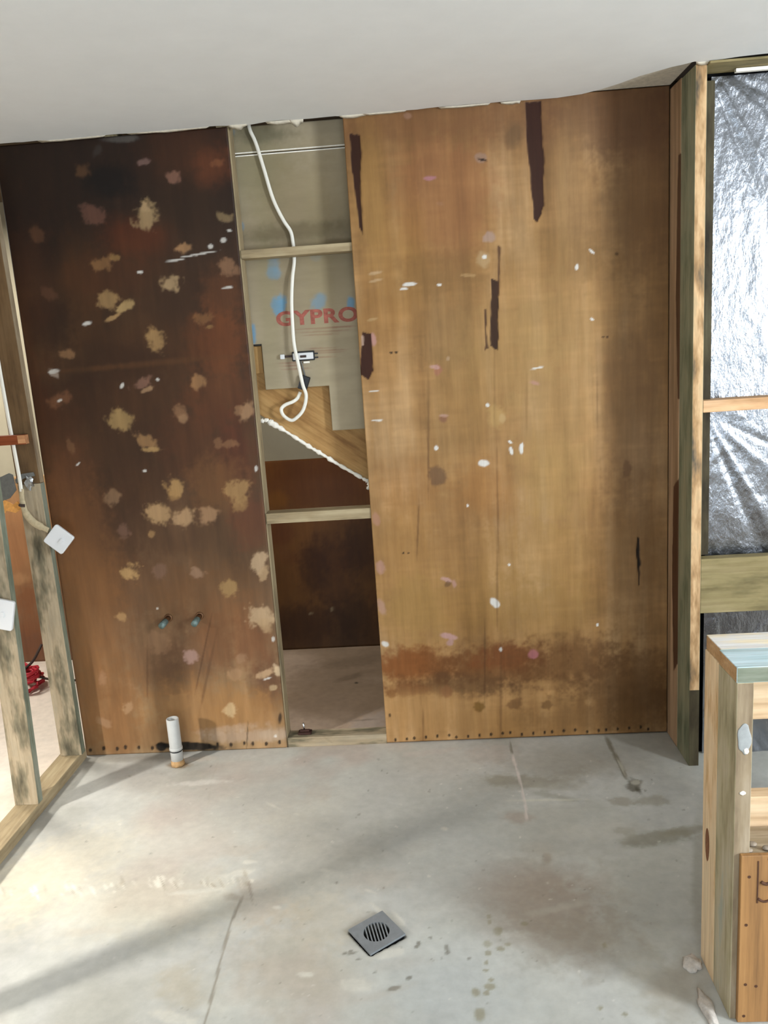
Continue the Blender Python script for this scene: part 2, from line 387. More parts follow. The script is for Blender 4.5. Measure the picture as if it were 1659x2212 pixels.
(-1.236,1.086,0.0252,-0.0136,-0.0178,-0.0294,'8e6c4c',0.75,0.35,0.75,0.3),
(-0.734,1.09,0.0467,0.0091,0.0065,-0.043,'ac8450',0.75,0.35,0.75,0.3),
(-0.73,1.043,0.0223,-0.0115,-0.0178,-0.0328,'a07a48',0.6,0.35,0.75,0.3),
(-1.064,1.013,0.0426,-0.0151,-0.0145,-0.035,'b48e60',0.85,0.35,0.75,0.3),
(-0.959,0.996,0.0382,-0.0043,-0.0057,-0.0332,'b48e64',0.85,0.35,0.75,0.3),
(-0.859,0.999,0.0365,0.0062,0.0031,-0.0273,'a8805a',0.75,0.35,0.75,0.3),
(-1.211,0.959,0.0251,-0.0052,-0.0072,-0.0256,'7c5a48',0.6,0.35,0.75,0.3),
(-1.101,0.938,0.0124,-0.0074,-0.0083,-0.013,'a88050',0.7,0.35,0.75,0.3),
(-1.202,0.784,0.03,0.0139,0.0101,-0.0259,'b8905a',0.85,0.35,0.75,0.3),
(-1.084,0.782,0.0281,0.004,0.0018,-0.0264,'80604c',0.6,0.35,0.75,0.3),
(-0.935,0.768,0.0273,-0.0047,-0.0043,-0.0188,'a07c60',0.7,0.35,0.75,0.3),
(-0.685,0.798,0.0227,-0.0116,-0.0215,-0.0408,'c0a07a',0.85,0.35,0.75,0.3),
(-0.667,0.75,0.0136,-0.0054,-0.0133,-0.032,'bc9a70',0.7,0.35,0.75,0.3),
(-0.812,0.7,0.0315,-0.0026,-0.0041,-0.0306,'a88450',0.7,0.35,0.75,0.3),
(-1.265,0.597,0.0225,-0.0026,-0.0034,-0.0175,'b48a58',0.85,0.35,0.75,0.3),
(-0.692,0.578,0.0484,0.0081,0.0045,-0.0422,'c4a47c',0.8,0.35,0.75,0.3),
(-0.685,0.535,0.0287,-0.0171,-0.012,-0.0205,'b8966c',0.7,0.35,0.75,0.3),
(-1.129,0.492,0.0439,-0.0104,-0.0126,-0.0425,'987250',0.55,0.35,0.75,0.3),
(-1.0,0.42,0.0254,-0.0071,-0.0081,-0.0251,'b08c80',0.7,0.35,0.75,0.3),
(-1.377,0.337,0.0156,0.0001,-0.0025,-0.0284,'ac7e58',0.7,0.35,0.75,0.3),
(-0.698,0.331,0.0398,0.0159,0.0047,-0.0149,'c4a078',0.8,0.35,0.75,0.3),
(-0.65,0.339,0.0144,0.006,0.0081,-0.0241,'d0b48e',0.8,0.35,0.75,0.3),
(-0.676,0.268,0.0149,0.0045,0.0026,-0.0116,'b89c74',0.8,0.35,0.75,0.3),
(-1.288,0.206,0.0176,-0.0072,-0.0121,-0.0269,'b48c64',0.7,0.35,0.75,0.3),
(-0.858,0.176,0.0221,0.009,0.007,-0.0229,'d0b080',0.8,0.35,0.75,0.3),
(-1.066,0.22,0.0414,-0.0191,-0.0181,-0.0377,'ac7e4c',0.6,0.35,0.75,0.3),
(-0.822,0.337,0.0344,0.0039,0.001,-0.0239,'b08860',0.6,0.35,0.75,0.3),
(-0.797,0.396,0.0226,0.0046,0.0025,-0.0195,'a47e5c',0.6,0.35,0.75,0.3),
(-1.398,0.149,0.022,-0.0152,-0.0097,-0.0141,'ac8460',0.6,0.35,0.75,0.3),
(-0.802,0.06,0.1643,-0.0011,-0.0018,-0.027,'b0957a',0.8,0.4,0.6,0.4),
(-0.867,0.094,0.1163,0.0121,0.0004,-0.0165,'b89c80',0.6,0.5,0.8,0.4),
(-0.695,0.066,0.0577,-0.0025,-0.0027,-0.0289,'b89f84',0.6,0.4,0.5,0.4),
(-0.88,1.96,0.0345,0.0021,0.0001,-0.0041,'d8d2c8',0.8,0.3,0.4,0.6),
(-0.798,1.974,0.072,0.0068,0.0002,-0.0032,'d8d2c8',0.8,0.3,0.4,0.6),
(-0.693,2.018,0.0109,0.0049,0.0035,-0.0073,'d8d2c8',0.8,0.3,0.4,0.6),
(-0.669,2.049,0.0102,-0.0007,-0.0004,-0.004,'d8d2c8',0.8,0.3,0.4,0.6),
(-0.743,1.999,0.0102,-0.0007,-0.0009,-0.0081,'d8d2c8',0.8,0.3,0.4,0.6),
(-0.699,1.849,0.0207,0.0013,0.0002,-0.0041,'d8d2c8',0.8,0.3,0.4,0.6),
(-1.241,1.757,0.0176,0.0032,0.0009,-0.0066,'d8d2c8',0.8,0.3,0.4,0.6),
(-1.017,1.927,0.0104,-0.0007,-0.0006,-0.0049,'d8d2c8',0.8,0.3,0.4,0.6),
(-1.139,1.52,0.0064,-0.0028,-0.005,-0.0095,'d8d2c8',0.8,0.3,0.4,0.6),
(-1.396,1.589,0.0217,0.0022,0.0002,-0.0069,'d8d2c8',0.8,0.3,0.4,0.6),
(-0.657,1.172,0.0054,-0.0003,-0.0011,-0.0108,'d8d2c8',0.8,0.3,0.4,0.6),
(-1.386,1.479,0.0107,0.0029,0.0011,-0.005,'d8d2c8',0.8,0.3,0.4,0.6),
(-1.353,1.23,0.0094,0.0064,0.0019,-0.0029,'d8d2c8',0.8,0.3,0.4,0.6),
(-0.999,1.533,0.0071,-0.0005,-0.0006,-0.0052,'d8d2c8',0.8,0.3,0.4,0.6),
(-0.695,0.309,0.0188,0.0043,0.0006,-0.0039,'d8d2c8',0.8,0.3,0.4,0.6),
(-1.092,1.189,0.0073,-0.0004,-0.0007,-0.0054,'d8d2c8',0.8,0.3,0.4,0.6),
(-1.112,0.629,0.0057,-0.0003,-0.0006,-0.0048,'d8d2c8',0.8,0.3,0.4,0.6),
(-0.656,0.478,0.0056,-0.0003,-0.0009,-0.0098,'d8d2c8',0.8,0.3,0.4,0.6),
(-0.686,0.055,0.0058,-0.0003,-0.0006,-0.0062,'d8d2c8',0.8,0.3,0.4,0.6),
(-1.01,1.595,0.3357,0.0064,-0.0004,-0.0103,'5e3a18',0.5,0.7,0.5,0.0),
(-1.028,2.388,0.0673,-0.0019,-0.0008,-0.0108,'5c5650',0.7,0.4,0.4,0.0),
(-1.117,2.356,0.0106,-0.0045,-0.0109,-0.0197,'3c342e',0.6,0.5,0.5,0.0),
(-1.05,0.023,0.1281,-0.0092,-0.0026,-0.0188,'141210',0.95,0.2,0.25,-2),
(-1.169,0.028,0.0215,-0.0009,-0.0026,-0.0209,'0c0a08',0.95,0.2,0.2,-2),
(-0.945,0.433,0.0036,-0.001,-0.0495,-0.1551,'4a2a16',0.5,0.5,0.3,0.0),
(-1.187,0.364,0.0038,-0.0002,-0.0154,-0.1213,'5a3a20',0.5,0.5,0.3,0.0),
(-0.935,0.352,0.0055,-0.0015,-0.0434,-0.1369,'4e2e18',0.4,0.5,0.3,0.0),
(-1.474,0.025,0.0063,-0.0003,-0.0013,-0.0095,'1c120a',0.9,0.3,0.2,-1),
(-1.416,0.031,0.0063,-0.0003,-0.0013,-0.0094,'1c120a',0.9,0.3,0.2,-1),
(-1.359,0.026,0.0063,-0.0003,-0.0013,-0.0094,'1c120a',0.9,0.3,0.2,-1),
(-1.323,0.032,0.0063,-0.0003,-0.0013,-0.0094,'1c120a',0.9,0.3,0.2,-1),
(-1.266,0.028,0.0063,-0.0003,-0.0012,-0.0094,'1c120a',0.9,0.3,0.2,-1),
(-1.209,0.023,0.0063,-0.0003,-0.0012,-0.0094,'1c120a',0.9,0.3,0.2,-1),
(-1.173,0.029,0.0063,-0.0003,-0.0012,-0.0094,'1c120a',0.9,0.3,0.2,-1),
(-1.116,0.025,0.0063,-0.0003,-0.0011,-0.0094,'1c120a',0.9,0.3,0.2,-1),
(-1.059,0.031,0.0062,-0.0003,-0.0011,-0.0094,'1c120a',0.9,0.3,0.2,-1),
(-1.024,0.027,0.0062,-0.0003,-0.0011,-0.0094,'1c120a',0.9,0.3,0.2,-1),
(-0.968,0.022,0.0062,-0.0003,-0.001,-0.0094,'1c120a',0.9,0.3,0.2,-1),
(-0.932,0.028,0.0062,-0.0003,-0.001,-0.0094,'1c120a',0.9,0.3,0.2,-1),
(-0.876,0.024,0.0062,-0.0003,-0.001,-0.0094,'1c120a',0.9,0.3,0.2,-1),
(-0.819,0.029,0.0062,-0.0003,-0.001,-0.0094,'1c120a',0.9,0.3,0.2,-1),
(-0.784,0.025,0.0062,-0.0003,-0.0009,-0.0094,'1c120a',0.9,0.3,0.2,-1),
(-0.728,0.021,0.0062,-0.0003,-0.0009,-0.0093,'1c120a',0.9,0.3,0.2,-1),
(-0.672,0.027,0.0062,-0.0003,-0.0009,-0.0093,'1c120a',0.9,0.3,0.2,-1),
(-0.66,0.136,0.0076,-0.0011,-0.0043,-0.0244,'20140a',0.85,0.4,0.3,0.0),
(-0.804,0.06,0.0029,-0.0003,-0.0093,-0.0621,'4a3a28',0.7,0.5,0.2,0.0),]
RIGHT_MARKS = [
(0.116,2.1,0.1805,-0.0133,-0.0105,-0.2059,'9a6440',0.5,0.4,0.3,0.0),
(0.081,2.364,0.3218,-0.0039,0.0012,-0.0607,'7c5434',0.55,0.6,0.4,0.0),
(0.37,2.342,0.176,-0.0136,-0.0031,-0.0907,'7e583a',0.45,0.6,0.3,0.0),
(0.722,2.329,0.2213,-0.0171,-0.0012,-0.1357,'5c3c28',0.6,0.5,0.3,0.0),
(0.832,2.124,0.144,-0.0107,-0.0002,-0.2657,'64442c',0.5,0.6,0.3,0.0),
(0.735,1.976,0.1783,-0.0129,-0.0014,-0.1909,'70502e',0.5,0.6,0.3,0.0),
(0.369,2.296,0.0288,-0.0046,-0.0054,-0.042,'6a5238',0.6,0.6,0.3,0.0),
(0.53,1.959,0.0131,-0.0009,-0.0049,-0.2246,'a07c4c',0.4,0.6,0.2,0.0),
(0.557,2.083,0.0649,-0.0048,-0.0047,-0.2366,'a8845a',0.4,0.6,0.2,0.0),
(-0.045,1.904,0.1005,-0.0071,-0.0121,-0.1957,'ac8044',0.35,0.6,0.3,0.0),
(-0.147,2.135,0.0497,-0.0012,-0.0034,-0.2388,'a88048',0.5,0.6,0.3,0.0),
(-0.126,1.713,0.119,-0.0081,-0.0077,-0.1167,'a07038',0.3,0.6,0.3,0.0),
(0.103,1.845,0.1504,-0.0105,-0.0042,-0.0813,'7e5c34',0.45,0.5,0.4,0.0),
(0.471,1.868,0.1977,-0.014,-0.0025,-0.0967,'8a6838',0.35,0.6,0.4,0.0),
(0.125,1.613,0.1019,-0.0068,-0.0066,-0.1347,'8e7048',0.35,0.6,0.4,0.0),
(0.327,1.549,0.1523,-0.01,-0.0071,-0.204,'ac8852',0.35,0.6,0.4,0.0),
(0.498,1.638,0.1673,-0.0113,-0.0035,-0.1502,'ae8c58',0.35,0.6,0.4,0.0),
(0.166,1.39,0.1033,-0.0066,-0.0095,-0.2091,'a5804a',0.3,0.6,0.3,0.0),
(0.053,1.222,0.0437,-0.0027,-0.014,-0.2688,'8c6a3e',0.4,0.6,0.3,0.0),
(0.491,1.317,0.1539,-0.0097,-0.0053,-0.2276,'b08e5a',0.35,0.6,0.4,0.0),
(0.221,1.034,0.1055,-0.0062,-0.0044,-0.1087,'a8733c',0.45,0.6,0.4,0.0),
(-0.079,1.069,0.124,-0.0073,-0.0066,-0.1088,'a8733e',0.35,0.6,0.4,0.0),
(0.039,0.953,0.1599,-0.0091,-0.0058,-0.1102,'8a6034',0.35,0.5,0.4,0.0),
(0.286,0.903,0.0708,-0.004,-0.004,-0.1104,'94683a',0.35,0.5,0.4,0.0),
(0.467,1.055,0.1219,-0.0072,-0.004,-0.1624,'b08c52',0.4,0.6,0.4,0.0),
(-0.093,0.832,0.108,-0.006,-0.0102,-0.1689,'b08248',0.4,0.6,0.4,0.0),
(0.12,0.783,0.1969,-0.0108,-0.0052,-0.1125,'946c3c',0.4,0.6,0.4,0.0),
(0.442,0.765,0.2128,-0.0117,-0.0043,-0.1688,'a27c40',0.35,0.6,0.4,0.0),
(-0.072,0.585,0.1278,-0.0066,-0.0079,-0.1352,'b08a4e',0.5,0.6,0.4,0.0),
(0.202,0.589,0.1988,-0.0104,-0.0047,-0.1151,'987038',0.4,0.6,0.4,0.0),
(0.437,0.558,0.2156,-0.0112,-0.003,-0.1151,'9c7840',0.4,0.6,0.4,0.0),
(0.743,0.748,0.1232,-0.0067,-0.0018,-0.2824,'7a552e',0.5,0.6,0.3,0.0),  # shade beside the return put into the colour
(0.764,1.283,0.102,-0.0064,-0.0019,-0.3528,'735338',0.45,0.6,0.3,0.0),  # tall soft patch of the return's shadow, painted in
(-0.086,0.332,0.2034,-0.0174,-0.0065,-0.0713,'7c481e',0.75,0.45,0.5,0.0),
(-0.123,0.343,0.1114,-0.0054,-0.0036,-0.0595,'8a4e20',0.5,0.5,0.5,0.0),
(0.21,0.317,0.2386,0.0063,0.0022,-0.0872,'6e4420',0.75,0.45,0.5,0.0),
(0.303,0.352,0.1464,0.0011,0.0007,-0.0472,'7c4520',0.7,0.5,0.5,0.0),
(0.522,0.322,0.2001,-0.0022,0.0012,-0.0986,'6a4624',0.65,0.5,0.5,0.0),
(0.077,0.244,0.2224,-0.0105,-0.0023,-0.048,'5e4226',0.65,0.5,0.5,0.0),
(-0.13,0.234,0.0935,-0.0044,-0.0017,-0.0281,'7a4a24',0.6,0.5,0.5,0.0),
(0.74,0.213,0.2001,-0.0094,-0.001,-0.1598,'5e3e20',0.6,0.5,0.4,0.0),  # brown stain, partly the nib frame's shade put into the colour
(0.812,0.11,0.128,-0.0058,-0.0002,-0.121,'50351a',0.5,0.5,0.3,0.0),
(-0.06,0.13,0.1688,-0.0077,-0.0045,-0.0815,'b08654',0.6,0.5,0.4,0.0),
(0.2,0.077,0.2052,-0.0092,-0.0024,-0.0611,'9c7444',0.5,0.5,0.4,0.0),
(0.554,0.082,0.2213,-0.01,-0.0014,-0.0811,'7e5a32',0.5,0.5,0.4,0.0),
(0.038,1.104,0.0326,-0.0082,-0.0083,-0.0349,'6c5038',0.75,0.3,0.5,0.2),
(0.072,1.318,0.0206,-0.0036,-0.0028,-0.0172,'8a5c48',0.7,0.3,0.5,0.2),
(0.073,1.33,0.0208,-0.0015,-0.0004,-0.0069,'c8a090',0.6,0.3,0.5,0.2),
(0.267,1.314,0.0345,0.0008,0.0018,-0.0383,'b8945c',0.7,0.3,0.5,0.2),
(0.292,1.304,0.0138,-0.0012,-0.0011,-0.0173,'c0a070',0.6,0.3,0.5,0.2),
(0.156,0.146,0.0251,-0.008,-0.0059,-0.0213,'70501c',0.8,0.3,0.5,0.2),
(0.296,0.154,0.0294,0.0045,0.0033,-0.0239,'644222',0.6,0.3,0.5,0.2),
(0.432,0.14,0.0221,-0.0023,-0.0015,-0.02,'644422',0.6,0.3,0.5,0.2),
(0.029,0.216,0.025,-0.0079,-0.0065,-0.0231,'8a5c38',0.6,0.3,0.5,0.2),
(-0.191,0.221,0.0221,-0.0041,-0.0037,-0.0198,'7c5026',0.6,0.3,0.5,0.2),
(0.754,1.083,0.0172,-0.0021,-0.0024,-0.0353,'64442a',0.6,0.3,0.5,0.2),
(0.065,2.174,0.0197,-0.0002,0.0002,-0.0078,'b47c84',0.8,0.3,0.5,0.2),
(0.381,0.364,0.02,-0.002,-0.0016,-0.0214,'b06e70',0.8,0.3,0.5,0.2),
(0.046,0.453,0.0285,-0.0074,-0.0027,-0.0113,'c49a94',0.85,0.3,0.5,0.2),
(0.052,0.427,0.0147,-0.0011,-0.001,-0.0136,'bc948c',0.8,0.3,0.5,0.2),
(0.053,0.687,0.0202,-0.0083,-0.0033,-0.0088,'c49a90',0.8,0.3,0.5,0.2),
(0.082,0.668,0.0109,-0.0006,-0.0009,-0.0189,'bc9084',0.7,0.3,0.5,0.2),
(0.057,0.669,0.0139,0.0044,0.0037,-0.0127,'6a4c30',0.7,0.3,0.5,0.2),
(-0.204,0.753,0.0164,0.0001,-0.0003,-0.0264,'b88c7c',0.7,0.3,0.5,0.2),
(-0.211,0.592,0.0143,0.0041,0.0073,-0.0297,'bc9484',0.6,0.3,0.5,0.2),
(0.059,1.499,0.0153,-0.0025,-0.0026,-0.0168,'a86e58',0.7,0.3,0.5,0.2),
(0.048,1.512,0.0169,-0.0032,-0.0012,-0.0067,'c49a90',0.7,0.3,0.5,0.2),
(-0.173,1.625,0.012,-0.0002,-0.0003,-0.0219,'c09088',0.8,0.3,0.5,0.2),
(0.417,1.43,0.0195,-0.0069,-0.0026,-0.008,'c09080',0.7,0.3,0.5,0.2),
(-0.209,0.949,0.014,0.0036,0.0058,-0.025,'b48470',0.6,0.3,0.5,0.2),
(0.27,1.959,0.0231,-0.0003,0.0004,-0.0191,'b09484',0.75,0.3,0.5,0.2),
(0.248,1.88,0.0239,-0.0077,-0.0077,-0.0244,'bc9c70',0.7,0.3,0.5,0.2),
(0.25,2.229,0.0194,-0.0028,-0.0016,-0.0137,'a08270',0.7,0.3,0.5,0.2),
(-0.146,1.863,0.0234,0.0031,0.001,-0.0064,'c4a47c',0.8,0.3,0.5,0.2),
(-0.148,1.837,0.0235,0.0025,0.0006,-0.0049,'c4a47c',0.7,0.3,0.5,0.2),
(-0.169,1.7,0.0168,0.0031,0.001,-0.0049,'c0a070',0.6,0.3,0.5,0.2),
(0.186,1.832,0.0267,-0.002,-0.0002,-0.0049,'b89464',0.6,0.3,0.5,0.2),
(0.101,1.539,0.0065,-0.0021,-0.0025,-0.008,'c0a080',0.6,0.3,0.5,0.2),
(0.0,2.385,0.0128,-0.002,-0.0014,-0.0089,'a07a64',0.6,0.3,0.5,0.2),
(0.098,2.085,0.0126,-0.004,-0.0019,-0.006,'a47858',0.5,0.3,0.5,0.2),
(0.216,1.141,0.0192,-0.0012,-0.0005,-0.0124,'e6e2da',0.9,0.25,0.3,0.5),
(0.237,0.582,0.0148,-0.017,-0.0093,-0.009,'e6e2da',0.9,0.25,0.3,0.5),
(-0.025,1.815,0.0236,0.0004,0.0002,-0.0065,'e6e2da',0.9,0.25,0.3,0.5),
(-0.048,1.8,0.0135,0.0002,0.0001,-0.0041,'e6e2da',0.9,0.25,0.3,0.5),
(0.082,1.806,0.0084,-0.0006,-0.0003,-0.0049,'e6e2da',0.9,0.25,0.3,0.5),
(0.632,1.884,0.0087,-0.0078,-0.0027,-0.0029,'e6e2da',0.9,0.25,0.3,0.5),
(0.579,1.833,0.0065,-0.0016,-0.0022,-0.0109,'e6e2da',0.9,0.25,0.3,0.5),
(0.631,1.646,0.0072,-0.0046,-0.0026,-0.0041,'e6e2da',0.9,0.25,0.3,0.5),
(0.321,1.183,0.0068,0.0014,0.0035,-0.0156,'e6e2da',0.9,0.25,0.3,0.5),
(0.359,1.189,0.0069,0.0006,0.002,-0.0193,'e6e2da',0.9,0.25,0.3,0.5),
(0.318,1.215,0.0083,-0.0066,-0.0026,-0.0034,'e6e2da',0.9,0.25,0.3,0.5),
(-0.207,0.434,0.0146,-0.0082,-0.0054,-0.0104,'e6e2da',0.9,0.25,0.3,0.5),
(0.363,1.198,0.0052,-0.0003,-0.0004,-0.0141,'e6e2da',0.9,0.25,0.3,0.5),
(-0.182,1.438,0.0174,0.0004,0.0001,-0.0034,'e6e2da',0.9,0.25,0.3,0.5),
(-0.177,1.328,0.021,-0.0013,-0.0002,-0.0035,'e6e2da',0.9,0.25,0.3,0.5),
(0.039,1.209,0.007,-0.0004,-0.0005,-0.0088,'e6e2da',0.9,0.25,0.3,0.5),
(0.239,1.359,0.0069,-0.0004,-0.0003,-0.0069,'e6e2da',0.9,0.25,0.3,0.5),
(0.634,0.472,0.0054,-0.0003,-0.0001,-0.0077,'e6e2da',0.9,0.25,0.3,0.5),
(0.25,1.892,0.0083,-0.0006,-0.0003,-0.008,'e6e2da',0.9,0.25,0.3,0.5),
(0.253,0.388,0.0055,-0.0003,-0.0003,-0.0078,'e6e2da',0.9,0.25,0.3,0.5),
(0.147,0.98,0.0044,-0.0003,-0.0002,-0.0054,'e6e2da',0.9,0.25,0.3,0.5),
(0.298,0.736,0.005,-0.0022,-0.002,-0.0052,'e6e2da',0.9,0.25,0.3,0.5),
(0.427,1.484,0.0005,-0.0034,-0.0235,-0.0026,'e6e2da',0.9,0.25,0.3,0.5),
(0.263,1.004,0.0035,-0.0001,-0.0042,-0.2012,'6a4828',0.5,0.5,0.2,0.0),
(0.01,1.225,0.0039,-0.0002,-0.0088,-0.1602,'64462a',0.6,0.5,0.2,0.0),
(0.017,1.364,0.0069,-0.0004,-0.0077,-0.1396,'84623a',0.5,0.6,0.2,0.0),
(0.27,1.486,0.0034,-0.0002,-0.008,-0.206,'7c5c36',0.35,0.6,0.2,0.0),
(-0.048,0.903,0.0036,-0.0003,-0.0093,-0.1015,'5a3c20',0.55,0.5,0.2,0.0),
(0.248,0.644,0.0036,-0.0002,-0.0065,-0.172,'5c3e22',0.4,0.6,0.2,0.0),
(0.385,1.358,0.0051,-0.0003,-0.0032,-0.1038,'7c5a34',0.4,0.6,0.2,0.0),
(0.187,0.338,0.0037,-0.0002,-0.0065,-0.1589,'50351c',0.5,0.5,0.2,0.0),
(0.246,0.196,0.0056,-0.0003,-0.0075,-0.2024,'5a3c20',0.4,0.5,0.2,0.0),
(-0.075,0.069,0.0038,-0.0002,-0.0046,-0.0821,'6a4a2a',0.5,0.5,0.2,0.0),
(0.645,1.325,0.0034,-0.0002,-0.0014,-0.1038,'7a5a38',0.4,0.5,0.2,0.0),
(0.256,2.221,0.0158,-0.0044,-0.001,-0.0037,'1e120a',0.9,0.3,0.2,0.0),
(-0.109,1.575,0.0069,-0.0005,-0.0002,-0.0034,'1c120a',0.9,0.3,0.2,0.0),
(-0.09,1.575,0.0069,-0.0005,-0.0002,-0.0034,'1c120a',0.9,0.3,0.2,0.0),
(-0.11,0.805,0.004,-0.0002,-0.0002,-0.0037,'140c06',0.9,0.3,0.2,0.0),
(-0.091,0.804,0.004,-0.0002,-0.0002,-0.0037,'140c06',0.9,0.3,0.2,0.0),
(0.67,1.58,0.005,-0.0003,-0.0,-0.0033,'2a1a0e',0.8,0.3,0.2,0.0),
(0.685,1.579,0.005,-0.0003,-0.0,-0.0033,'2a1a0e',0.8,0.3,0.2,0.0),
(0.721,1.869,0.0066,-0.0005,-0.0001,-0.0064,'38240e',0.7,0.4,0.2,0.0),
(-0.208,0.126,0.0057,-0.0003,-0.0005,-0.0081,'2a1a0e',0.8,0.3,0.2,0.0),
(-0.192,0.016,0.0049,-0.0002,-0.0005,-0.0074,'1c120a',0.9,0.3,0.2,-1),
(-0.144,0.018,0.0049,-0.0002,-0.0004,-0.0074,'1c120a',0.9,0.3,0.2,-1),
(-0.114,0.02,0.0049,-0.0002,-0.0004,-0.0074,'1c120a',0.9,0.3,0.2,-1),
(-0.066,0.023,0.0049,-0.0002,-0.0004,-0.0074,'1c120a',0.9,0.3,0.2,-1),
(-0.019,0.025,0.0049,-0.0002,-0.0004,-0.0074,'1c120a',0.9,0.3,0.2,-1),
(0.029,0.027,0.0049,-0.0002,-0.0004,-0.0074,'1c120a',0.9,0.3,0.2,-1),
(0.058,0.017,0.0049,-0.0002,-0.0004,-0.0074,'1c120a',0.9,0.3,0.2,-1),
(0.106,0.019,0.0049,-0.0002,-0.0003,-0.0074,'1c120a',0.9,0.3,0.2,-1),
(0.153,0.021,0.0049,-0.0002,-0.0003,-0.0074,'1c120a',0.9,0.3,0.2,-1),
(0.2,0.023,0.0049,-0.0002,-0.0003,-0.0074,'1c120a',0.9,0.3,0.2,-1),
(0.247,0.026,0.0049,-0.0002,-0.0003,-0.0074,'1c120a',0.9,0.3,0.2,-1),
(0.277,0.028,0.0049,-0.0002,-0.0003,-0.0073,'1c120a',0.9,0.3,0.2,-1),
(0.324,0.018,0.0049,-0.0002,-0.0002,-0.0074,'1c120a',0.9,0.3,0.2,-1),
(0.371,0.02,0.0049,-0.0002,-0.0002,-0.0073,'1c120a',0.9,0.3,0.2,-1),
(0.417,0.022,0.0048,-0.0002,-0.0002,-0.0073,'1c120a',0.9,0.3,0.2,-1),
(0.447,0.024,0.0048,-0.0002,-0.0002,-0.0073,'1c120a',0.9,0.3,0.2,-1),
(0.494,0.026,0.0048,-0.0002,-0.0002,-0.0073,'1c120a',0.9,0.3,0.2,-1),
(0.54,0.028,0.0048,-0.0002,-0.0001,-0.0073,'1c120a',0.9,0.3,0.2,-1),
(0.587,0.018,0.0048,-0.0002,-0.0001,-0.0073,'1c120a',0.9,0.3,0.2,-1),
(0.633,0.021,0.0048,-0.0002,-0.0001,-0.0073,'1c120a',0.9,0.3,0.2,-1),
(0.663,0.023,0.0048,-0.0002,-0.0001,-0.0073,'1c120a',0.9,0.3,0.2,-1),
(0.709,0.025,0.0048,-0.0002,-0.0001,-0.0073,'1c120a',0.9,0.3,0.2,-1),
(0.755,0.027,0.0048,-0.0002,-0.0,-0.0073,'1c120a',0.9,0.3,0.2,-1),
(0.801,0.029,0.0048,-0.0002,-0.0,-0.0073,'1c120a',0.9,0.3,0.2,-1),
(0.831,0.019,0.0048,-0.0002,-0.0,-0.0073,'1c120a',0.9,0.3,0.2,-1),]
BOARD_MARKS = [
(-0.53,1.779,0.0258,-0.0062,-0.0098,-0.0349,'6c9ab8',0.95,0.35,0.4,0.0),
(-0.376,1.782,0.0225,-0.0097,-0.0148,-0.0312,'6c9ab8',0.8,0.35,0.4,0.0),
(-0.253,1.768,0.0141,-0.001,-0.0018,-0.0238,'6c9ab8',0.8,0.35,0.4,0.0),
(-0.536,1.932,0.0211,-0.0015,-0.0041,-0.0436,'6c9ab8',0.45,0.35,0.4,0.0),
(-0.534,1.898,0.0264,-0.0018,-0.0022,-0.0236,'6c9ab8',0.55,0.35,0.4,0.0),
(-0.642,1.674,0.0142,-0.0022,-0.0086,-0.0448,'6c9ab8',0.8,0.35,0.4,0.0),
(-0.373,1.944,0.0209,-0.0015,-0.0011,-0.0133,'6c9ab8',0.2,0.35,0.4,0.0),
(-0.642,2.073,0.0105,-0.0008,-0.0017,-0.0165,'6c9ab8',0.4,0.35,0.4,0.0),
(-0.646,2.406,0.0137,-0.001,-0.0013,-0.0126,'6c9ab8',0.3,0.35,0.4,0.0),
(-0.381,1.684,0.0801,-0.0013,-0.0001,-0.0029,'8a5448',0.5,0.5,0.3,0.0),
(-0.364,1.671,0.089,-0.0014,-0.0001,-0.0029,'8a5448',0.5,0.5,0.3,0.0),
(-0.383,1.66,0.0624,-0.001,-0.0001,-0.0029,'8a5448',0.5,0.5,0.3,0.0),
(-0.3,1.684,0.0532,-0.0009,-0.0001,-0.0029,'8a5448',0.5,0.5,0.3,0.0),
(-0.387,1.609,0.0537,-0.0008,-0.0001,-0.003,'8a5448',0.5,0.5,0.3,0.0),
(-0.37,1.591,0.0644,-0.0009,-0.0001,-0.003,'8a5448',0.5,0.5,0.3,0.0),
(-0.361,1.599,0.0715,-0.0011,-0.0001,-0.003,'8a5448',0.5,0.5,0.3,0.0),
(-0.499,1.561,0.0504,-0.0007,-0.0001,-0.003,'8a5448',0.5,0.5,0.3,0.0),
(-0.497,1.55,0.0469,-0.0007,-0.0001,-0.003,'8a5448',0.5,0.5,0.3,0.0),
(-0.483,1.537,0.0541,-0.0007,-0.0001,-0.003,'8a5448',0.5,0.5,0.3,0.0),
(-0.39,1.575,0.0538,-0.0008,-0.0001,-0.003,'8a5448',0.5,0.5,0.3,0.0),
(-0.554,2.295,0.1199,-0.009,-0.0142,-0.1449,'7e7a58',0.4,0.7,0.3,0.0),
(-0.413,2.139,0.1378,-0.0101,-0.0173,-0.1974,'8a7858',0.4,0.7,0.3,0.0),
(-0.565,1.815,0.0356,-0.0001,-0.0079,-0.3485,'8c8460',0.3,0.7,0.2,0.0),
(-0.368,1.836,0.044,-0.0008,-0.0117,-0.4175,'988a68',0.35,0.7,0.2,0.0),
(-0.438,2.042,0.2085,-0.0012,-0.0005,-0.0331,'5c5038',0.5,0.6,0.3,0.0),
(-0.545,2.39,0.1021,-0.0078,-0.0031,-0.0315,'4c4a38',0.5,0.6,0.3,0.0),]
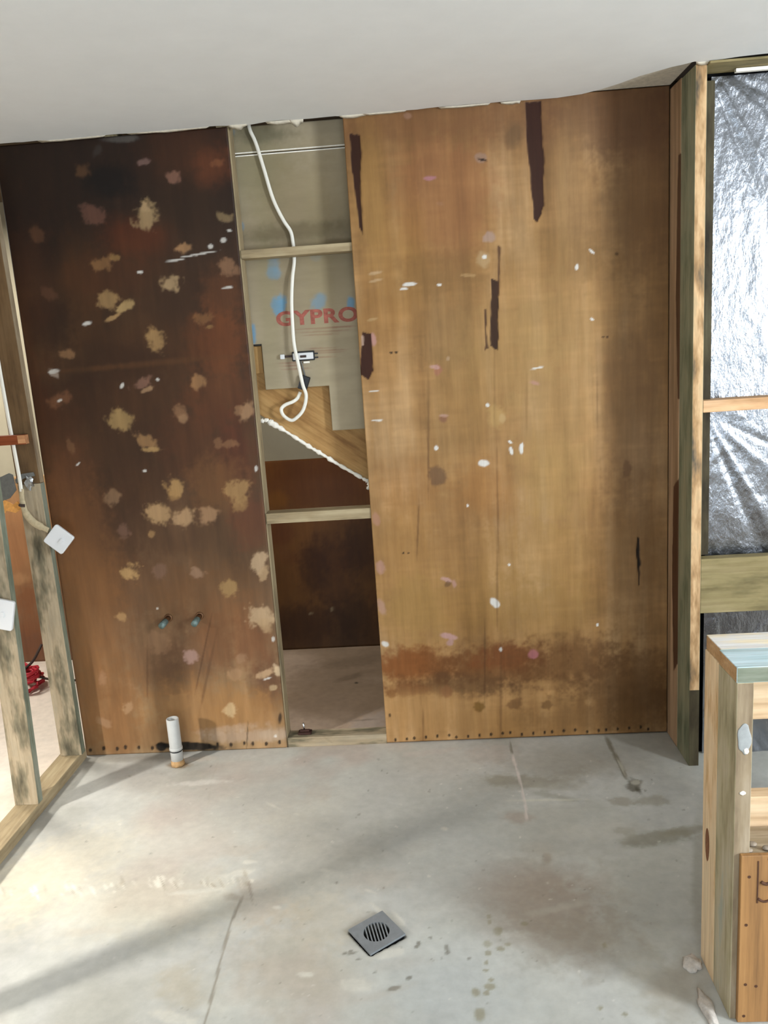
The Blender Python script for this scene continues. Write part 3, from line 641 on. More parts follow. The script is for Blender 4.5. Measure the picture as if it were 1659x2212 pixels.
FLOOR_MARKS = [
(-0.945,-0.937,0.3664,0.0125,0.0532,-0.1394,'c8c0ac',0.5,0.7,0.4,0.0),
(-1.281,-0.766,0.1645,0.1615,0.0949,-0.1274,'d0c4a8',0.5,0.7,0.4,0.0),  # cream streak: next room light put into the floor colour
(-0.985,-0.683,0.2765,0.1208,0.0588,-0.1194,'c4bfb2',0.4,0.7,0.4,0.0),
(-0.773,-0.45,0.2552,-0.016,0.0393,-0.1701,'b4b0a6',0.4,0.7,0.4,0.0),
(-0.49,-0.758,0.1804,-0.0092,0.0392,-0.2599,'b2aca0',0.35,0.7,0.4,0.0),
(-0.572,-0.953,0.0844,-0.0036,0.0157,-0.0799,'ac9c8c',0.4,0.6,0.5,0.0),
(-0.449,-1.198,0.113,-0.0037,0.0298,-0.1837,'a89c8a',0.45,0.6,0.5,0.0),
(-0.706,-1.27,0.0743,-0.0022,0.0261,-0.0904,'a8a08e',0.4,0.6,0.5,0.0),
(-0.367,-1.041,0.107,-0.0042,0.0128,-0.1094,'aca28e',0.4,0.6,0.5,0.0),
(-0.32,-1.235,0.0736,-0.0023,0.0113,-0.1071,'b0a898',0.4,0.6,0.5,0.0),
(0.27,-1.009,0.1801,-0.0568,-0.0433,-0.1593,'96887a',0.75,0.7,0.5,0.0),
(0.22,-0.884,0.1235,-0.0058,-0.0103,-0.083,'9c8e80',0.5,0.7,0.5,0.0),
(0.337,-1.14,0.1465,-0.0054,-0.0187,-0.0989,'948a7c',0.5,0.7,0.5,0.0),
(0.286,-0.599,0.2723,-0.0161,-0.0203,-0.1508,'a09e92',0.35,0.7,0.4,0.0),
(0.559,-1.002,0.1278,-0.0055,-0.0701,-0.2586,'9a988c',0.4,0.7,0.4,0.0),
(-0.026,-0.634,0.229,-0.0131,-0.0067,-0.2811,'aeb2b0',0.5,0.8,0.4,0.0),  # cool sheen of window light put into the floor colour
(-0.029,-1.275,0.1762,-0.0054,-0.0046,-0.1567,'b0b4b2',0.5,0.8,0.4,0.0),  # cool window reflection painted into the concrete
(-0.17,-0.428,0.1988,-0.013,0.0038,-0.1436,'b0aea6',0.4,0.7,0.4,0.0),
(0.528,-1.322,0.0666,-0.002,-0.0249,-0.0834,'988e7c',0.5,0.6,0.5,0.0),
(0.321,-0.337,0.1773,-0.0367,-0.0075,-0.0436,'8e8878',0.65,0.5,0.6,0.0),
(0.483,-0.277,0.059,0.0056,-0.0045,-0.0326,'8e887a',0.6,0.5,0.6,0.0),
(0.389,-0.435,0.0742,-0.0307,-0.0045,-0.0173,'7c7866',0.6,0.5,0.6,0.0),
(0.213,-0.314,0.0854,0.0024,-0.0018,-0.0257,'8e8a7c',0.6,0.5,0.6,0.0),
(0.353,-0.457,0.1123,-0.0037,-0.001,-0.0073,'c4c0ac',0.6,0.5,0.5,0.0),
(0.606,-0.479,0.0392,-0.0078,-0.0071,-0.0255,'867e6e',0.6,0.4,0.5,0.0),
(0.715,-0.486,0.0526,-0.0034,-0.0078,-0.0282,'8a8474',0.6,0.4,0.5,0.0),
(0.672,-0.694,0.1133,0.0133,-0.0085,-0.0387,'7e7a6a',0.7,0.35,0.4,0.0),
(0.578,-0.655,0.0294,-0.0017,-0.0049,-0.0201,'868070',0.6,0.4,0.5,0.0),
(0.768,-0.666,0.0774,0.0133,-0.0057,-0.0247,'86806e',0.6,0.4,0.4,0.0),
(0.244,-0.556,0.0455,-0.01,-0.0054,-0.0323,'96877a',0.6,0.5,0.6,0.0),
(0.307,-0.783,0.0171,-0.0009,-0.0042,-0.0275,'968878',0.6,0.4,0.3,0.0),
(0.187,-0.122,0.0899,-0.0071,-0.0061,-0.0714,'a8988c',0.4,0.6,0.5,0.0),
(0.425,-0.211,0.2057,-0.0156,-0.0162,-0.0999,'9c968a',0.4,0.6,0.5,0.0),
(0.69,-0.197,0.1021,-0.0079,-0.0245,-0.1003,'989286',0.4,0.6,0.5,0.0),
(0.003,-0.179,0.1425,-0.0108,-0.003,-0.1026,'aaa49a',0.4,0.6,0.5,0.0),
(-0.05,-0.084,0.111,0.0147,0.0009,-0.0223,'b8b0a8',0.5,0.5,0.5,0.0),
(0.732,-0.908,0.0185,-0.0009,-0.097,-0.2934,'8a8678',0.5,0.5,0.3,0.0),  # shadow strip along the nib frame, painted into the floor
(0.104,-1.04,0.0078,-0.0003,-0.0008,-0.0094,'8e8872',0.8,0.3,0.4,0.0),
(0.104,-1.063,0.0052,-0.0002,-0.0008,-0.0092,'8e8872',0.8,0.3,0.4,0.0),
(0.125,-1.1,0.0114,-0.0004,-0.0013,-0.0143,'8e8872',0.8,0.3,0.4,0.0),
(0.09,-1.147,0.0124,-0.0004,-0.0011,-0.0137,'8e8872',0.8,0.3,0.4,0.0),
(0.09,-1.181,0.0098,-0.0003,-0.001,-0.0116,'8e8872',0.8,0.3,0.4,0.0),
(0.125,-1.167,0.0111,-0.0004,-0.0008,-0.0084,'8e8872',0.8,0.3,0.4,0.0),
(0.146,-1.151,0.0074,-0.0003,-0.0007,-0.0068,'8e8872',0.8,0.3,0.4,0.0),
(0.083,-1.215,0.0048,-0.0002,-0.0008,-0.0097,'8e8872',0.8,0.3,0.4,0.0),
(0.079,-1.241,0.0095,-0.0003,-0.0005,-0.0063,'8e8872',0.8,0.3,0.4,0.0),
(0.09,-1.273,0.007,-0.0002,-0.0007,-0.0077,'8e8872',0.8,0.3,0.4,0.0),
(0.085,-1.295,0.0139,-0.0004,-0.0009,-0.0105,'8e8872',0.8,0.3,0.4,0.0),
(0.049,-1.314,0.0127,-0.0004,-0.001,-0.0147,'8e8872',0.8,0.3,0.4,0.0),
(0.074,-1.316,0.0092,-0.0003,-0.0007,-0.0088,'8e8872',0.8,0.3,0.4,0.0),
(0.199,-1.072,0.0102,-0.0004,-0.0009,-0.0073,'8e8872',0.8,0.3,0.4,0.0),
(0.054,-1.38,0.0134,-0.0004,-0.0014,-0.0192,'8e8872',0.8,0.3,0.4,0.0),
(0.345,-1.371,0.0066,-0.0002,-0.0015,-0.0069,'8e8872',0.8,0.3,0.4,0.0),
(0.399,-1.39,0.0065,-0.0002,-0.0013,-0.0054,'8e8872',0.8,0.3,0.4,0.0),
(0.401,-1.163,0.006,-0.0002,-0.0022,-0.0101,'8e8872',0.8,0.3,0.4,0.0),
(-0.348,-0.872,0.0053,0.002,0.0018,-0.0064,'6a665a',0.75,0.4,0.5,0.0),
(-0.452,-0.865,0.004,0.0015,0.0017,-0.0054,'6a665a',0.75,0.4,0.5,0.0),
(-0.28,-1.161,0.0059,0.002,0.0014,-0.005,'6a665a',0.75,0.4,0.5,0.0),
(-0.019,-1.158,0.0049,0.0016,0.0021,-0.0132,'6a665a',0.75,0.4,0.5,0.0),
(-0.018,-1.175,0.0061,0.002,0.0011,-0.0065,'6a665a',0.75,0.4,0.5,0.0),
(-0.063,-1.117,0.0037,0.0012,0.0009,-0.0052,'6a665a',0.75,0.4,0.5,0.0),
(-0.095,-1.137,0.0061,0.002,0.0013,-0.0068,'6a665a',0.75,0.4,0.5,0.0),
(-0.101,-1.15,0.0061,0.002,0.001,-0.005,'6a665a',0.75,0.4,0.5,0.0),
(-0.12,-1.26,0.0069,0.0022,0.0013,-0.0061,'6a665a',0.75,0.4,0.5,0.0),
(0.039,-1.197,0.006,0.0019,0.0007,-0.0048,'6a665a',0.75,0.4,0.5,0.0),
(-0.21,-1.238,0.0035,0.0011,0.0008,-0.0031,'6a665a',0.75,0.4,0.5,0.0),
(-0.257,-1.191,0.0059,0.002,0.0013,-0.0049,'6a665a',0.75,0.4,0.5,0.0),
(-0.276,-1.17,0.0166,0.0056,0.0014,-0.005,'6a665a',0.75,0.4,0.5,0.0),
(-0.159,-1.294,0.0181,0.0057,0.0018,-0.0073,'6a665a',0.75,0.4,0.5,0.0),
(-0.295,-1.169,0.0095,0.0032,0.0019,-0.0066,'6a665a',0.75,0.4,0.5,0.0),
(-0.01,-0.608,0.0109,-0.0006,-0.0003,-0.0106,'c8c4b8',0.65,0.4,0.6,1.0),
(-0.531,-0.488,0.012,-0.0043,0.0004,-0.0085,'c8c4b8',0.65,0.4,0.6,1.0),
(-0.66,-0.808,0.0559,0.0133,0.0053,-0.016,'c8c4b8',0.65,0.4,0.6,1.0),
(-0.624,-0.429,0.0248,-0.0193,-0.0007,-0.0081,'c8c4b8',0.65,0.4,0.6,1.0),
(-0.393,-1.24,0.0197,-0.0006,0.0011,-0.008,'c8c4b8',0.65,0.4,0.6,1.0),
(-0.786,-0.891,0.0839,0.0098,0.0038,-0.0108,'c8c4b8',0.65,0.4,0.6,1.0),
(-0.512,-0.976,0.0139,-0.0006,0.0014,-0.0081,'c8c4b8',0.65,0.4,0.6,1.0),
(-0.241,-0.916,0.0163,-0.0093,-0.0014,-0.0078,'c8c4b8',0.65,0.4,0.6,1.0),
(-0.195,-1.019,0.0319,-0.038,-0.0048,-0.0087,'c8c4b8',0.65,0.4,0.6,1.0),
(-0.394,-0.81,0.0148,-0.0007,0.0011,-0.0092,'c8c4b8',0.65,0.4,0.6,1.0),
(-0.154,-1.04,0.0176,-0.0295,-0.0059,-0.0071,'c8c4b8',0.65,0.4,0.6,1.0),
(-0.256,-1.276,0.0478,-0.0121,-0.0013,-0.021,'c8c4b8',0.65,0.4,0.6,1.0),
(-0.699,-1.374,0.0567,-0.0149,0.0024,-0.0192,'c8c4b8',0.65,0.4,0.6,1.0),
(-0.641,-0.755,0.0214,-0.0011,0.002,-0.0096,'c8c4b8',0.65,0.4,0.6,1.0),
(-0.176,-1.173,0.0491,0.0101,0.0028,-0.0166,'c8c4b8',0.65,0.4,0.6,1.0),
(-0.916,-0.851,0.0019,0.0062,0.0169,-0.0169,'d8d2c4',0.6362490617512422,0.5,0.7,0.9923777622967962),
(-0.904,-0.824,0.0037,0.0039,0.0068,-0.0103,'d8d2c4',0.6675043436943722,0.5,0.7,0.29048825706339154),
(-1.403,-0.87,0.0043,0.0022,0.0167,-0.0235,'a09684',0.5055069673595612,0.5,0.7,0.37315978888562173),
(-1.307,-0.877,0.0017,0.001,0.0176,-0.0251,'d8d2c4',0.8429684435303701,0.5,0.7,0.8575747543299237),
(-1.174,-0.879,0.001,0.0051,0.0102,-0.009,'a09684',0.8366257249268781,0.5,0.7,0.8981091873953091),
(-1.177,-0.856,0.0029,0.0013,0.0073,-0.012,'d8d2c4',0.570543640307785,0.5,0.7,0.3459089950745433),
(-1.416,-0.861,0.0018,0.0024,0.0201,-0.0226,'d8d2c4',0.6424873544947456,0.5,0.7,0.5388713548677277),
(-1.376,-0.853,0.0018,0.0056,0.0078,-0.0075,'a09684',0.45722701415141204,0.5,0.7,0.696702777562825),
(-1.122,-0.857,0.0005,0.0026,0.0098,-0.0087,'d8d2c4',0.752294564980527,0.5,0.7,0.9663451072352902),
(-0.662,-0.844,0.0024,0.0026,0.0085,-0.0141,'a09684',0.49322114762593317,0.5,0.7,0.6219563073208598),
(-0.776,-0.851,0.0043,0.0032,0.0055,-0.01,'a09684',0.8172348742133249,0.5,0.7,-0.1540768994108952),
(-0.677,-0.842,0.0034,0.0023,0.0071,-0.0143,'d8d2c4',0.4812784928882294,0.5,0.7,-0.5171507152158278),
(-0.86,-0.86,0.0015,0.0018,0.0173,-0.0248,'d8d2c4',0.5449346415417149,0.5,0.7,0.32852441931726406),
(-0.754,-0.848,0.0035,0.0011,0.0069,-0.0172,'a09684',0.46308848798771035,0.5,0.7,0.1377719769995812),
(-0.74,-0.865,0.0028,0.0055,0.0135,-0.0164,'d8d2c4',0.6238220762401748,0.5,0.7,-0.5164338453735101),
(-0.734,-0.866,0.0012,0.0037,0.012,-0.0119,'a09684',0.8404030278986523,0.5,0.7,0.061725980224084376),
(-1.024,-0.853,0.0027,0.0012,0.0092,-0.0166,'d8d2c4',0.8453550801627392,0.5,0.7,1.0236501786176326),
(-0.918,-0.834,0.0036,0.0013,0.0075,-0.0157,'d8d2c4',0.762807588422598,0.5,0.7,0.8480349328768739),
(-1.122,-0.865,0.0018,0.0045,0.0166,-0.0174,'d8d2c4',0.7317878296026812,0.5,0.7,-0.2663810939569644),
(-1.035,-0.829,0.0038,0.0027,0.0137,-0.0219,'a09684',0.7098768597204965,0.5,0.7,0.303255570072396),
(-1.412,-0.856,0.0011,0.0047,0.0156,-0.014,'a09684',0.7690503786700089,0.5,0.7,-0.13901943474737022),
(-0.9,-0.849,0.0036,0.0029,0.0144,-0.0238,'a09684',0.7979645009844645,0.5,0.7,0.5078402180566617),
(-0.631,-0.863,0.0021,0.0042,0.0074,-0.0091,'a09684',0.6408955731477087,0.5,0.7,0.513708611203654),
(-0.84,-0.845,0.0023,0.0048,0.0082,-0.0097,'d8d2c4',0.7162224916709397,0.5,0.7,-0.0004951419303896865),
(-0.914,-0.856,0.0041,0.0019,0.0047,-0.0092,'d8d2c4',0.7100468253515444,0.5,0.7,-0.3838274878107416),
(-0.872,-0.829,0.003,0.0032,0.0058,-0.0089,'d8d2c4',0.47165720430555896,0.5,0.7,-0.5462989187942835),
(-1.158,-0.864,0.0015,0.0014,0.0122,-0.0168,'a09684',0.6860657608639188,0.5,0.7,-0.3480918216390243),
(-0.69,-0.855,0.0018,0.0011,0.0078,-0.0161,'d8d2c4',0.4960297754074792,0.5,0.7,0.7796031135302914),
(-1.106,-0.88,0.0018,0.0014,0.0125,-0.0182,'d8d2c4',0.8333202014911716,0.5,0.7,0.7551917995915081),
(-1.077,-0.862,0.0036,0.0031,0.0138,-0.0201,'d8d2c4',0.6883750569306205,0.5,0.7,0.2713323630866369),
(-0.645,-0.866,0.0032,0.0008,0.0087,-0.0262,'d8d2c4',0.6763248053684119,0.5,0.7,0.36881927419382965),
(-1.304,-0.86,0.0029,0.0028,0.0194,-0.0247,'d8d2c4',0.5405343457860059,0.5,0.7,-0.24616029477721402),
(-0.644,-0.815,0.0047,0.0028,0.0091,-0.0203,'a09684',0.6485222019286998,0.5,0.7,-0.010565741081718483),
(-1.147,-0.887,0.0042,0.003,0.0118,-0.0174,'d8d2c4',0.4987544049622382,0.5,0.7,0.3812045821963159),
(-1.062,-0.849,0.003,0.004,0.0063,-0.0081,'d8d2c4',0.8241012527772129,0.5,0.7,0.6856237528461933),
(-1.206,-0.888,0.0005,0.0036,0.0096,-0.008,'d8d2c4',0.6932150363698104,0.5,0.7,0.10179970774513636),
(-0.905,-0.831,0.002,0.0014,0.0133,-0.0231,'d8d2c4',0.5844486582683668,0.5,0.7,-0.2360378847314093),
(-0.996,-0.839,0.0017,0.0037,0.0115,-0.013,'d8d2c4',0.46457156539808553,0.5,0.7,-0.3203963991170108),
(-1.039,-0.885,0.0017,0.004,0.0066,-0.007,'d8d2c4',0.6802567144901077,0.5,0.7,0.545544312232799),
(-0.914,-0.836,0.0028,0.0025,0.0158,-0.0253,'d8d2c4',0.7907605550277514,0.5,0.7,-0.42671049827408325),
(-1.176,-0.863,0.0033,0.0035,0.0158,-0.0206,'d8d2c4',0.762291662312894,0.5,0.7,0.9302836730391253),
(-1.303,-0.859,0.0021,0.0029,0.0151,-0.0177,'d8d2c4',0.5114110989140295,0.5,0.7,0.3131192552199349),
(-0.762,-0.858,0.003,0.0045,0.015,-0.0203,'d8d2c4',0.7390394342819935,0.5,0.7,1.0595033819268551),
(-0.616,-0.849,0.0024,0.0049,0.006,-0.0074,'d8d2c4',0.7082949692736549,0.5,0.7,1.0092655242323594),
(-0.842,-0.859,0.0033,0.0046,0.0074,-0.01,'d8d2c4',0.5144719572878717,0.5,0.7,0.3825695880127231),
(-1.375,-0.876,0.0022,0.0008,0.0107,-0.0162,'d8d2c4',0.6801022831152501,0.5,0.7,0.6104414869636889),
(-0.71,-0.858,0.0023,0.0024,0.0112,-0.0185,'a09684',0.5996792820536936,0.5,0.7,-0.694072681198705),
(-0.853,-0.863,0.0018,0.002,0.0128,-0.0189,'a09684',0.6719563470777381,0.5,0.7,0.3796678700977727),
(-1.209,-0.85,0.0041,0.0018,0.0117,-0.019,'d8d2c4',0.5984856499831027,0.5,0.7,0.5998304966011412),
(-1.273,-0.859,0.0041,0.0015,0.0135,-0.0217,'a09684',0.4864713098507669,0.5,0.7,-0.5628959107228566),
(-0.938,-0.856,0.0017,0.0039,0.0107,-0.0118,'d8d2c4',0.740002663089691,0.5,0.7,-0.6980475350345515),
(-1.279,-0.896,0.0042,0.0025,0.0148,-0.0211,'d8d2c4',0.8390789863807208,0.5,0.7,0.4636192279588196),
(-0.755,-0.862,0.0027,0.002,0.0068,-0.0126,'a09684',0.5894686961056038,0.5,0.7,-0.06707889572930426),
(-1.297,-0.881,0.0015,0.0052,0.0177,-0.0165,'d8d2c4',0.790630454904492,0.5,0.7,0.18323330707152263),
(-0.948,-0.83,0.0033,0.0009,0.0051,-0.011,'d8d2c4',0.46578124609598265,0.5,0.7,0.889589160535661),
(-1.033,-0.844,0.0031,0.0035,0.0058,-0.0081,'a09684',0.6977861521295123,0.5,0.7,0.014425192879074067),
(-1.039,-0.864,0.0019,0.0017,0.0103,-0.0151,'a09684',0.5108455674411746,0.5,0.7,-0.3172725073289129),
(-1.19,-0.866,0.0021,0.0013,0.0093,-0.014,'d8d2c4',0.4628382037410094,0.5,0.7,0.9565876866042369),
(-1.11,-0.881,0.0011,0.0051,0.0141,-0.0126,'d8d2c4',0.7174261877664632,0.5,0.7,-0.24690872831367838),
(-0.877,-0.842,0.004,0.0021,0.0061,-0.0119,'d8d2c4',0.5421889890923179,0.5,0.7,-0.6514136823013066),
(-0.338,-1.376,0.0022,0.0001,0.0003,-0.0021,'6e695c',0.506321696547918,0.4,0.5,0.0),
(0.254,-0.465,0.0018,-0.0028,-0.0024,-0.0047,'d2cec4',0.4007267859149559,0.4,0.5,0.0),
(0.885,-0.224,0.0021,0.0003,-0.0018,-0.0073,'6e695c',0.4419456973108531,0.4,0.5,0.0),
(0.678,-0.979,0.0027,0.002,0.0002,-0.0019,'d2cec4',0.42190607251362,0.4,0.5,0.0),
(0.77,-0.307,0.0028,0.0005,-0.0007,-0.0034,'6e695c',0.33940051713362074,0.4,0.5,0.0),
(-0.413,-0.649,0.0016,-0.0019,-0.0008,-0.0021,'6e695c',0.4280202122345107,0.4,0.5,0.0),
(-0.388,-0.946,0.0013,0.0012,0.0014,-0.0026,'6e695c',0.5724558823308176,0.4,0.5,0.0),
(-0.032,-1.288,0.0018,-0.0002,-0.0001,-0.0016,'6e695c',0.4499977135571984,0.4,0.5,0.0),
(-0.421,-1.05,0.0034,0.0013,0.0015,-0.0044,'6e695c',0.5392455037674961,0.4,0.5,0.0),
(-0.891,-0.305,0.0036,-0.0024,0.0001,-0.0034,'d2cec4',0.3595065980883969,0.4,0.5,0.0),
(-1.146,-0.223,0.0028,0.0003,0.0015,-0.0039,'6e695c',0.3358852535228536,0.4,0.5,0.0),
(-0.975,-1.109,0.0012,0.0006,0.0014,-0.0023,'6e695c',0.2844858398672665,0.4,0.5,0.0),
(-0.384,-0.662,0.0042,-0.0041,-0.0011,-0.0039,'d2cec4',0.5159015483859191,0.4,0.5,0.0),
(-0.065,-0.853,0.0034,-0.0042,-0.0017,-0.0034,'d2cec4',0.49541185497983065,0.4,0.5,0.0),
(-0.578,-1.231,0.0016,0.0017,0.0012,-0.0016,'6e695c',0.34190720486791143,0.4,0.5,0.0),
(0.146,-0.65,0.0017,-0.0003,-0.0007,-0.0055,'6e695c',0.2677206992308566,0.4,0.5,0.0),
(-0.989,-0.692,0.0054,-0.0015,0.0014,-0.0061,'6e695c',0.4001161306639247,0.4,0.5,0.0),
(-0.503,-0.68,0.0016,-0.0012,-0.0006,-0.0042,'d2cec4',0.28335395897817583,0.4,0.5,0.0),
(-0.16,-0.452,0.0039,-0.005,-0.0015,-0.0039,'d2cec4',0.2913709828013157,0.4,0.5,0.0),
(-0.478,-1.325,0.0025,0.0002,0.0006,-0.0024,'d2cec4',0.577703694672922,0.4,0.5,0.0),
(-0.135,-1.379,0.0026,-0.0015,-0.0005,-0.0014,'6e695c',0.26830895075682587,0.4,0.5,0.0),
(0.875,-0.275,0.0022,-0.0043,-0.0029,-0.0047,'6e695c',0.3254669261758356,0.4,0.5,0.0),
(-0.728,-0.466,0.0044,-0.0027,0.0,-0.0042,'6e695c',0.37311981196026744,0.4,0.5,0.0),
(-0.576,-1.377,0.0037,-0.0008,0.0003,-0.0032,'6e695c',0.30006895288816954,0.4,0.5,0.0),
(0.407,-0.933,0.0015,0.0011,0.0004,-0.0022,'d2cec4',0.5650635907225754,0.4,0.5,0.0),
(-0.698,-1.213,0.0024,-0.0015,-0.0004,-0.0029,'d2cec4',0.530129730102745,0.4,0.5,0.0),
(-0.552,-0.122,0.0034,0.0033,0.0024,-0.0064,'6e695c',0.36103550111707516,0.4,0.5,0.0),
(-1.242,-0.612,0.0038,-0.0017,0.001,-0.0044,'6e695c',0.5938355846380075,0.4,0.5,0.0),
(0.297,-1.353,0.003,-0.0003,-0.0007,-0.0028,'d2cec4',0.3769791661605885,0.4,0.5,0.0),
(-0.036,-1.122,0.0025,0.0022,0.001,-0.0021,'6e695c',0.37455347972914177,0.4,0.5,0.0),
(-0.059,-1.199,0.0028,-0.0027,-0.001,-0.002,'6e695c',0.5006236205402199,0.4,0.5,0.0),
(-0.935,-1.163,0.0039,-0.0026,-0.0003,-0.0035,'d2cec4',0.5433891126980317,0.4,0.5,0.0),
(0.22,-1.061,0.0015,-0.0015,-0.0016,-0.0027,'6e695c',0.5911326715721814,0.4,0.5,0.0),
(-0.125,-0.787,0.0013,0.001,0.0011,-0.0034,'d2cec4',0.5648377982714317,0.4,0.5,0.0),
(0.512,-1.075,0.0021,-0.001,-0.0009,-0.002,'6e695c',0.5003415029073459,0.4,0.5,0.0),
(-0.39,-1.303,0.0016,0.0007,0.0009,-0.0021,'d2cec4',0.5640412772645862,0.4,0.5,0.0),
(-0.804,-1.044,0.0023,0.0031,0.0017,-0.0021,'6e695c',0.5405944859532699,0.4,0.5,0.0),
(0.432,-1.186,0.0024,-0.0002,-0.0007,-0.0027,'d2cec4',0.35581319143173074,0.4,0.5,0.0),
(-0.601,-1.022,0.0029,0.0039,0.0015,-0.002,'6e695c',0.4469013392497242,0.4,0.5,0.0),
(0.002,-0.483,0.0023,-0.001,-0.0008,-0.0053,'d2cec4',0.5051232433071196,0.4,0.5,0.0),
(-1.071,-0.859,0.0038,0.0015,0.003,-0.0053,'d2cec4',0.47581346582208073,0.4,0.5,0.0),
(0.67,-0.597,0.0042,-0.0,-0.0015,-0.006,'6e695c',0.3177346023568832,0.4,0.5,0.0),
(-1.071,-0.249,0.0014,0.0023,0.0036,-0.0058,'d2cec4',0.50767567949716,0.4,0.5,0.0),
(0.318,-1.252,0.0021,-0.0027,-0.0022,-0.0029,'d2cec4',0.587783577700375,0.4,0.5,0.0),
(-1.199,-0.26,0.0019,0.0005,0.002,-0.0044,'6e695c',0.4881751019191332,0.4,0.5,0.0),
(0.327,-0.331,0.0035,0.0009,-0.0002,-0.0057,'6e695c',0.45897995037387596,0.4,0.5,0.0),
(-0.417,-1.112,0.0027,-0.0024,-0.0014,-0.0035,'6e695c',0.5159274684501047,0.4,0.5,0.0),
(0.236,-0.671,0.002,0.0006,0.0,-0.0043,'d2cec4',0.5714373321851552,0.4,0.5,0.0),
(-0.47,-0.623,0.0036,-0.0025,-0.0006,-0.0049,'6e695c',0.3535893942627,0.4,0.5,0.0),
(-0.456,-1.267,0.0027,0.0003,0.0004,-0.0017,'6e695c',0.48316847534484964,0.4,0.5,0.0),
(-1.162,-0.554,0.0025,-0.0023,-0.0004,-0.0037,'6e695c',0.385200328375545,0.4,0.5,0.0),
(0.747,-0.375,0.0034,0.0035,0.0008,-0.0054,'d2cec4',0.37636530461697665,0.4,0.5,0.0),
(-1.307,-0.513,0.0038,-0.0004,0.0019,-0.0046,'6e695c',0.32650529532017747,0.4,0.5,0.0),
(0.678,-0.889,0.0032,0.0013,-0.0002,-0.0023,'d2cec4',0.4904729147599961,0.4,0.5,0.0),
(-0.219,-0.233,0.0035,0.0004,0.0006,-0.0074,'6e695c',0.5658253105830838,0.4,0.5,0.0),
(0.055,-1.08,0.0013,-0.0008,-0.0006,-0.0017,'6e695c',0.555972743319548,0.4,0.5,0.0),
(0.314,-1.347,0.0018,-0.001,-0.0016,-0.0033,'d2cec4',0.30187612292201993,0.4,0.5,0.0),
(0.328,-0.847,0.0049,0.0027,0.0005,-0.0051,'6e695c',0.344816764434719,0.4,0.5,0.0),
(-0.283,-0.628,0.0035,0.0029,0.001,-0.0028,'6e695c',0.27586742930562064,0.4,0.5,0.0),
(-0.377,-1.312,0.0026,0.0029,0.0012,-0.0015,'d2cec4',0.586271765538916,0.4,0.5,0.0),
(-0.006,-0.402,0.0021,-0.0029,-0.0024,-0.0058,'6e695c',0.31468103702616523,0.4,0.5,0.0),
(-0.373,-0.592,0.0046,-0.0032,-0.0005,-0.0039,'6e695c',0.43141222196594853,0.4,0.5,0.0),
(0.594,-1.167,0.0013,-0.0005,-0.0009,-0.0019,'6e695c',0.37904423748890326,0.4,0.5,0.0),
(-0.242,-1.01,0.0046,-0.0008,-0.0,-0.0026,'6e695c',0.4408745915027016,0.4,0.5,0.0),
(0.29,-0.417,0.0033,0.004,0.0015,-0.0049,'d2cec4',0.39659860008469183,0.4,0.5,0.0),
(-0.193,-1.044,0.004,-0.0002,0.0001,-0.0021,'6e695c',0.38492099128248963,0.4,0.5,0.0),
(-0.626,-0.14,0.0034,-0.0016,0.0003,-0.0059,'d2cec4',0.3796583846140605,0.4,0.5,0.0),
(-0.144,-1.151,0.0034,-0.0037,-0.0018,-0.0032,'6e695c',0.30832559173409846,0.4,0.5,0.0),
(0.749,-0.349,0.0034,-0.0005,-0.0019,-0.0065,'6e695c',0.5735793965286891,0.4,0.5,0.0),
(-0.579,-0.962,0.004,0.0011,0.0008,-0.0024,'6e695c',0.44807135833536765,0.4,0.5,0.0),
(-0.788,-0.833,0.0015,0.0005,0.0011,-0.0025,'6e695c',0.5886345585381523,0.4,0.5,0.0),
(-0.732,-0.586,0.004,0.0024,0.0024,-0.0055,'d2cec4',0.4690033259862226,0.4,0.5,0.0),
(-0.399,-1.055,0.0021,-0.0016,-0.0006,-0.0022,'6e695c',0.5640488366985552,0.4,0.5,0.0),
(-0.995,-0.338,0.0021,-0.0004,0.0017,-0.0068,'6e695c',0.2651525802374511,0.4,0.5,0.0),
(0.392,-0.938,0.004,-0.001,-0.0006,-0.0021,'6e695c',0.5023922908003031,0.4,0.5,0.0),
(-0.003,-1.053,0.0018,0.0014,0.0015,-0.0039,'6e695c',0.4894169491313003,0.4,0.5,0.0),
(-1.251,-0.186,0.005,-0.0043,0.0002,-0.0059,'d2cec4',0.27427541415952533,0.4,0.5,0.0),
(0.039,-1.278,0.0015,0.0006,0.0006,-0.0031,'6e695c',0.250524680000435,0.4,0.5,0.0),
(0.269,-0.957,0.0043,0.0029,0.0006,-0.0031,'6e695c',0.34217583432882626,0.4,0.5,0.0),
(0.721,-0.563,0.0021,0.0017,0.0003,-0.0035,'6e695c',0.46756567121563786,0.4,0.5,0.0),
(0.106,-0.475,0.002,-0.0011,-0.0011,-0.0048,'6e695c',0.45064536683572193,0.4,0.5,0.0),
(0.676,-0.462,0.0025,-0.0004,-0.0015,-0.005,'d2cec4',0.444355568170007,0.4,0.5,0.0),
(0.104,-0.832,0.0042,0.0017,0.0005,-0.0049,'6e695c',0.34072094484337984,0.4,0.5,0.0),
(-0.416,-1.305,0.002,-0.0005,-0.0,-0.0029,'d2cec4',0.29076562368413883,0.4,0.5,0.0),
(0.325,-0.733,0.0014,-0.0015,-0.002,-0.0041,'6e695c',0.26744465248101223,0.4,0.5,0.0),
(0.696,-0.816,0.0039,0.0017,-0.0004,-0.0045,'6e695c',0.3652592298304061,0.4,0.5,0.0),
(-1.245,-0.181,0.0064,-0.0053,0.0003,-0.005,'6e695c',0.3554996950486091,0.4,0.5,0.0),
(-0.693,-1.342,0.0036,-0.0001,0.001,-0.0034,'6e695c',0.39565175045354917,0.4,0.5,0.0),
(-0.931,-0.128,0.0028,0.0044,0.0026,-0.0046,'6e695c',0.5766114248094047,0.4,0.5,0.0),
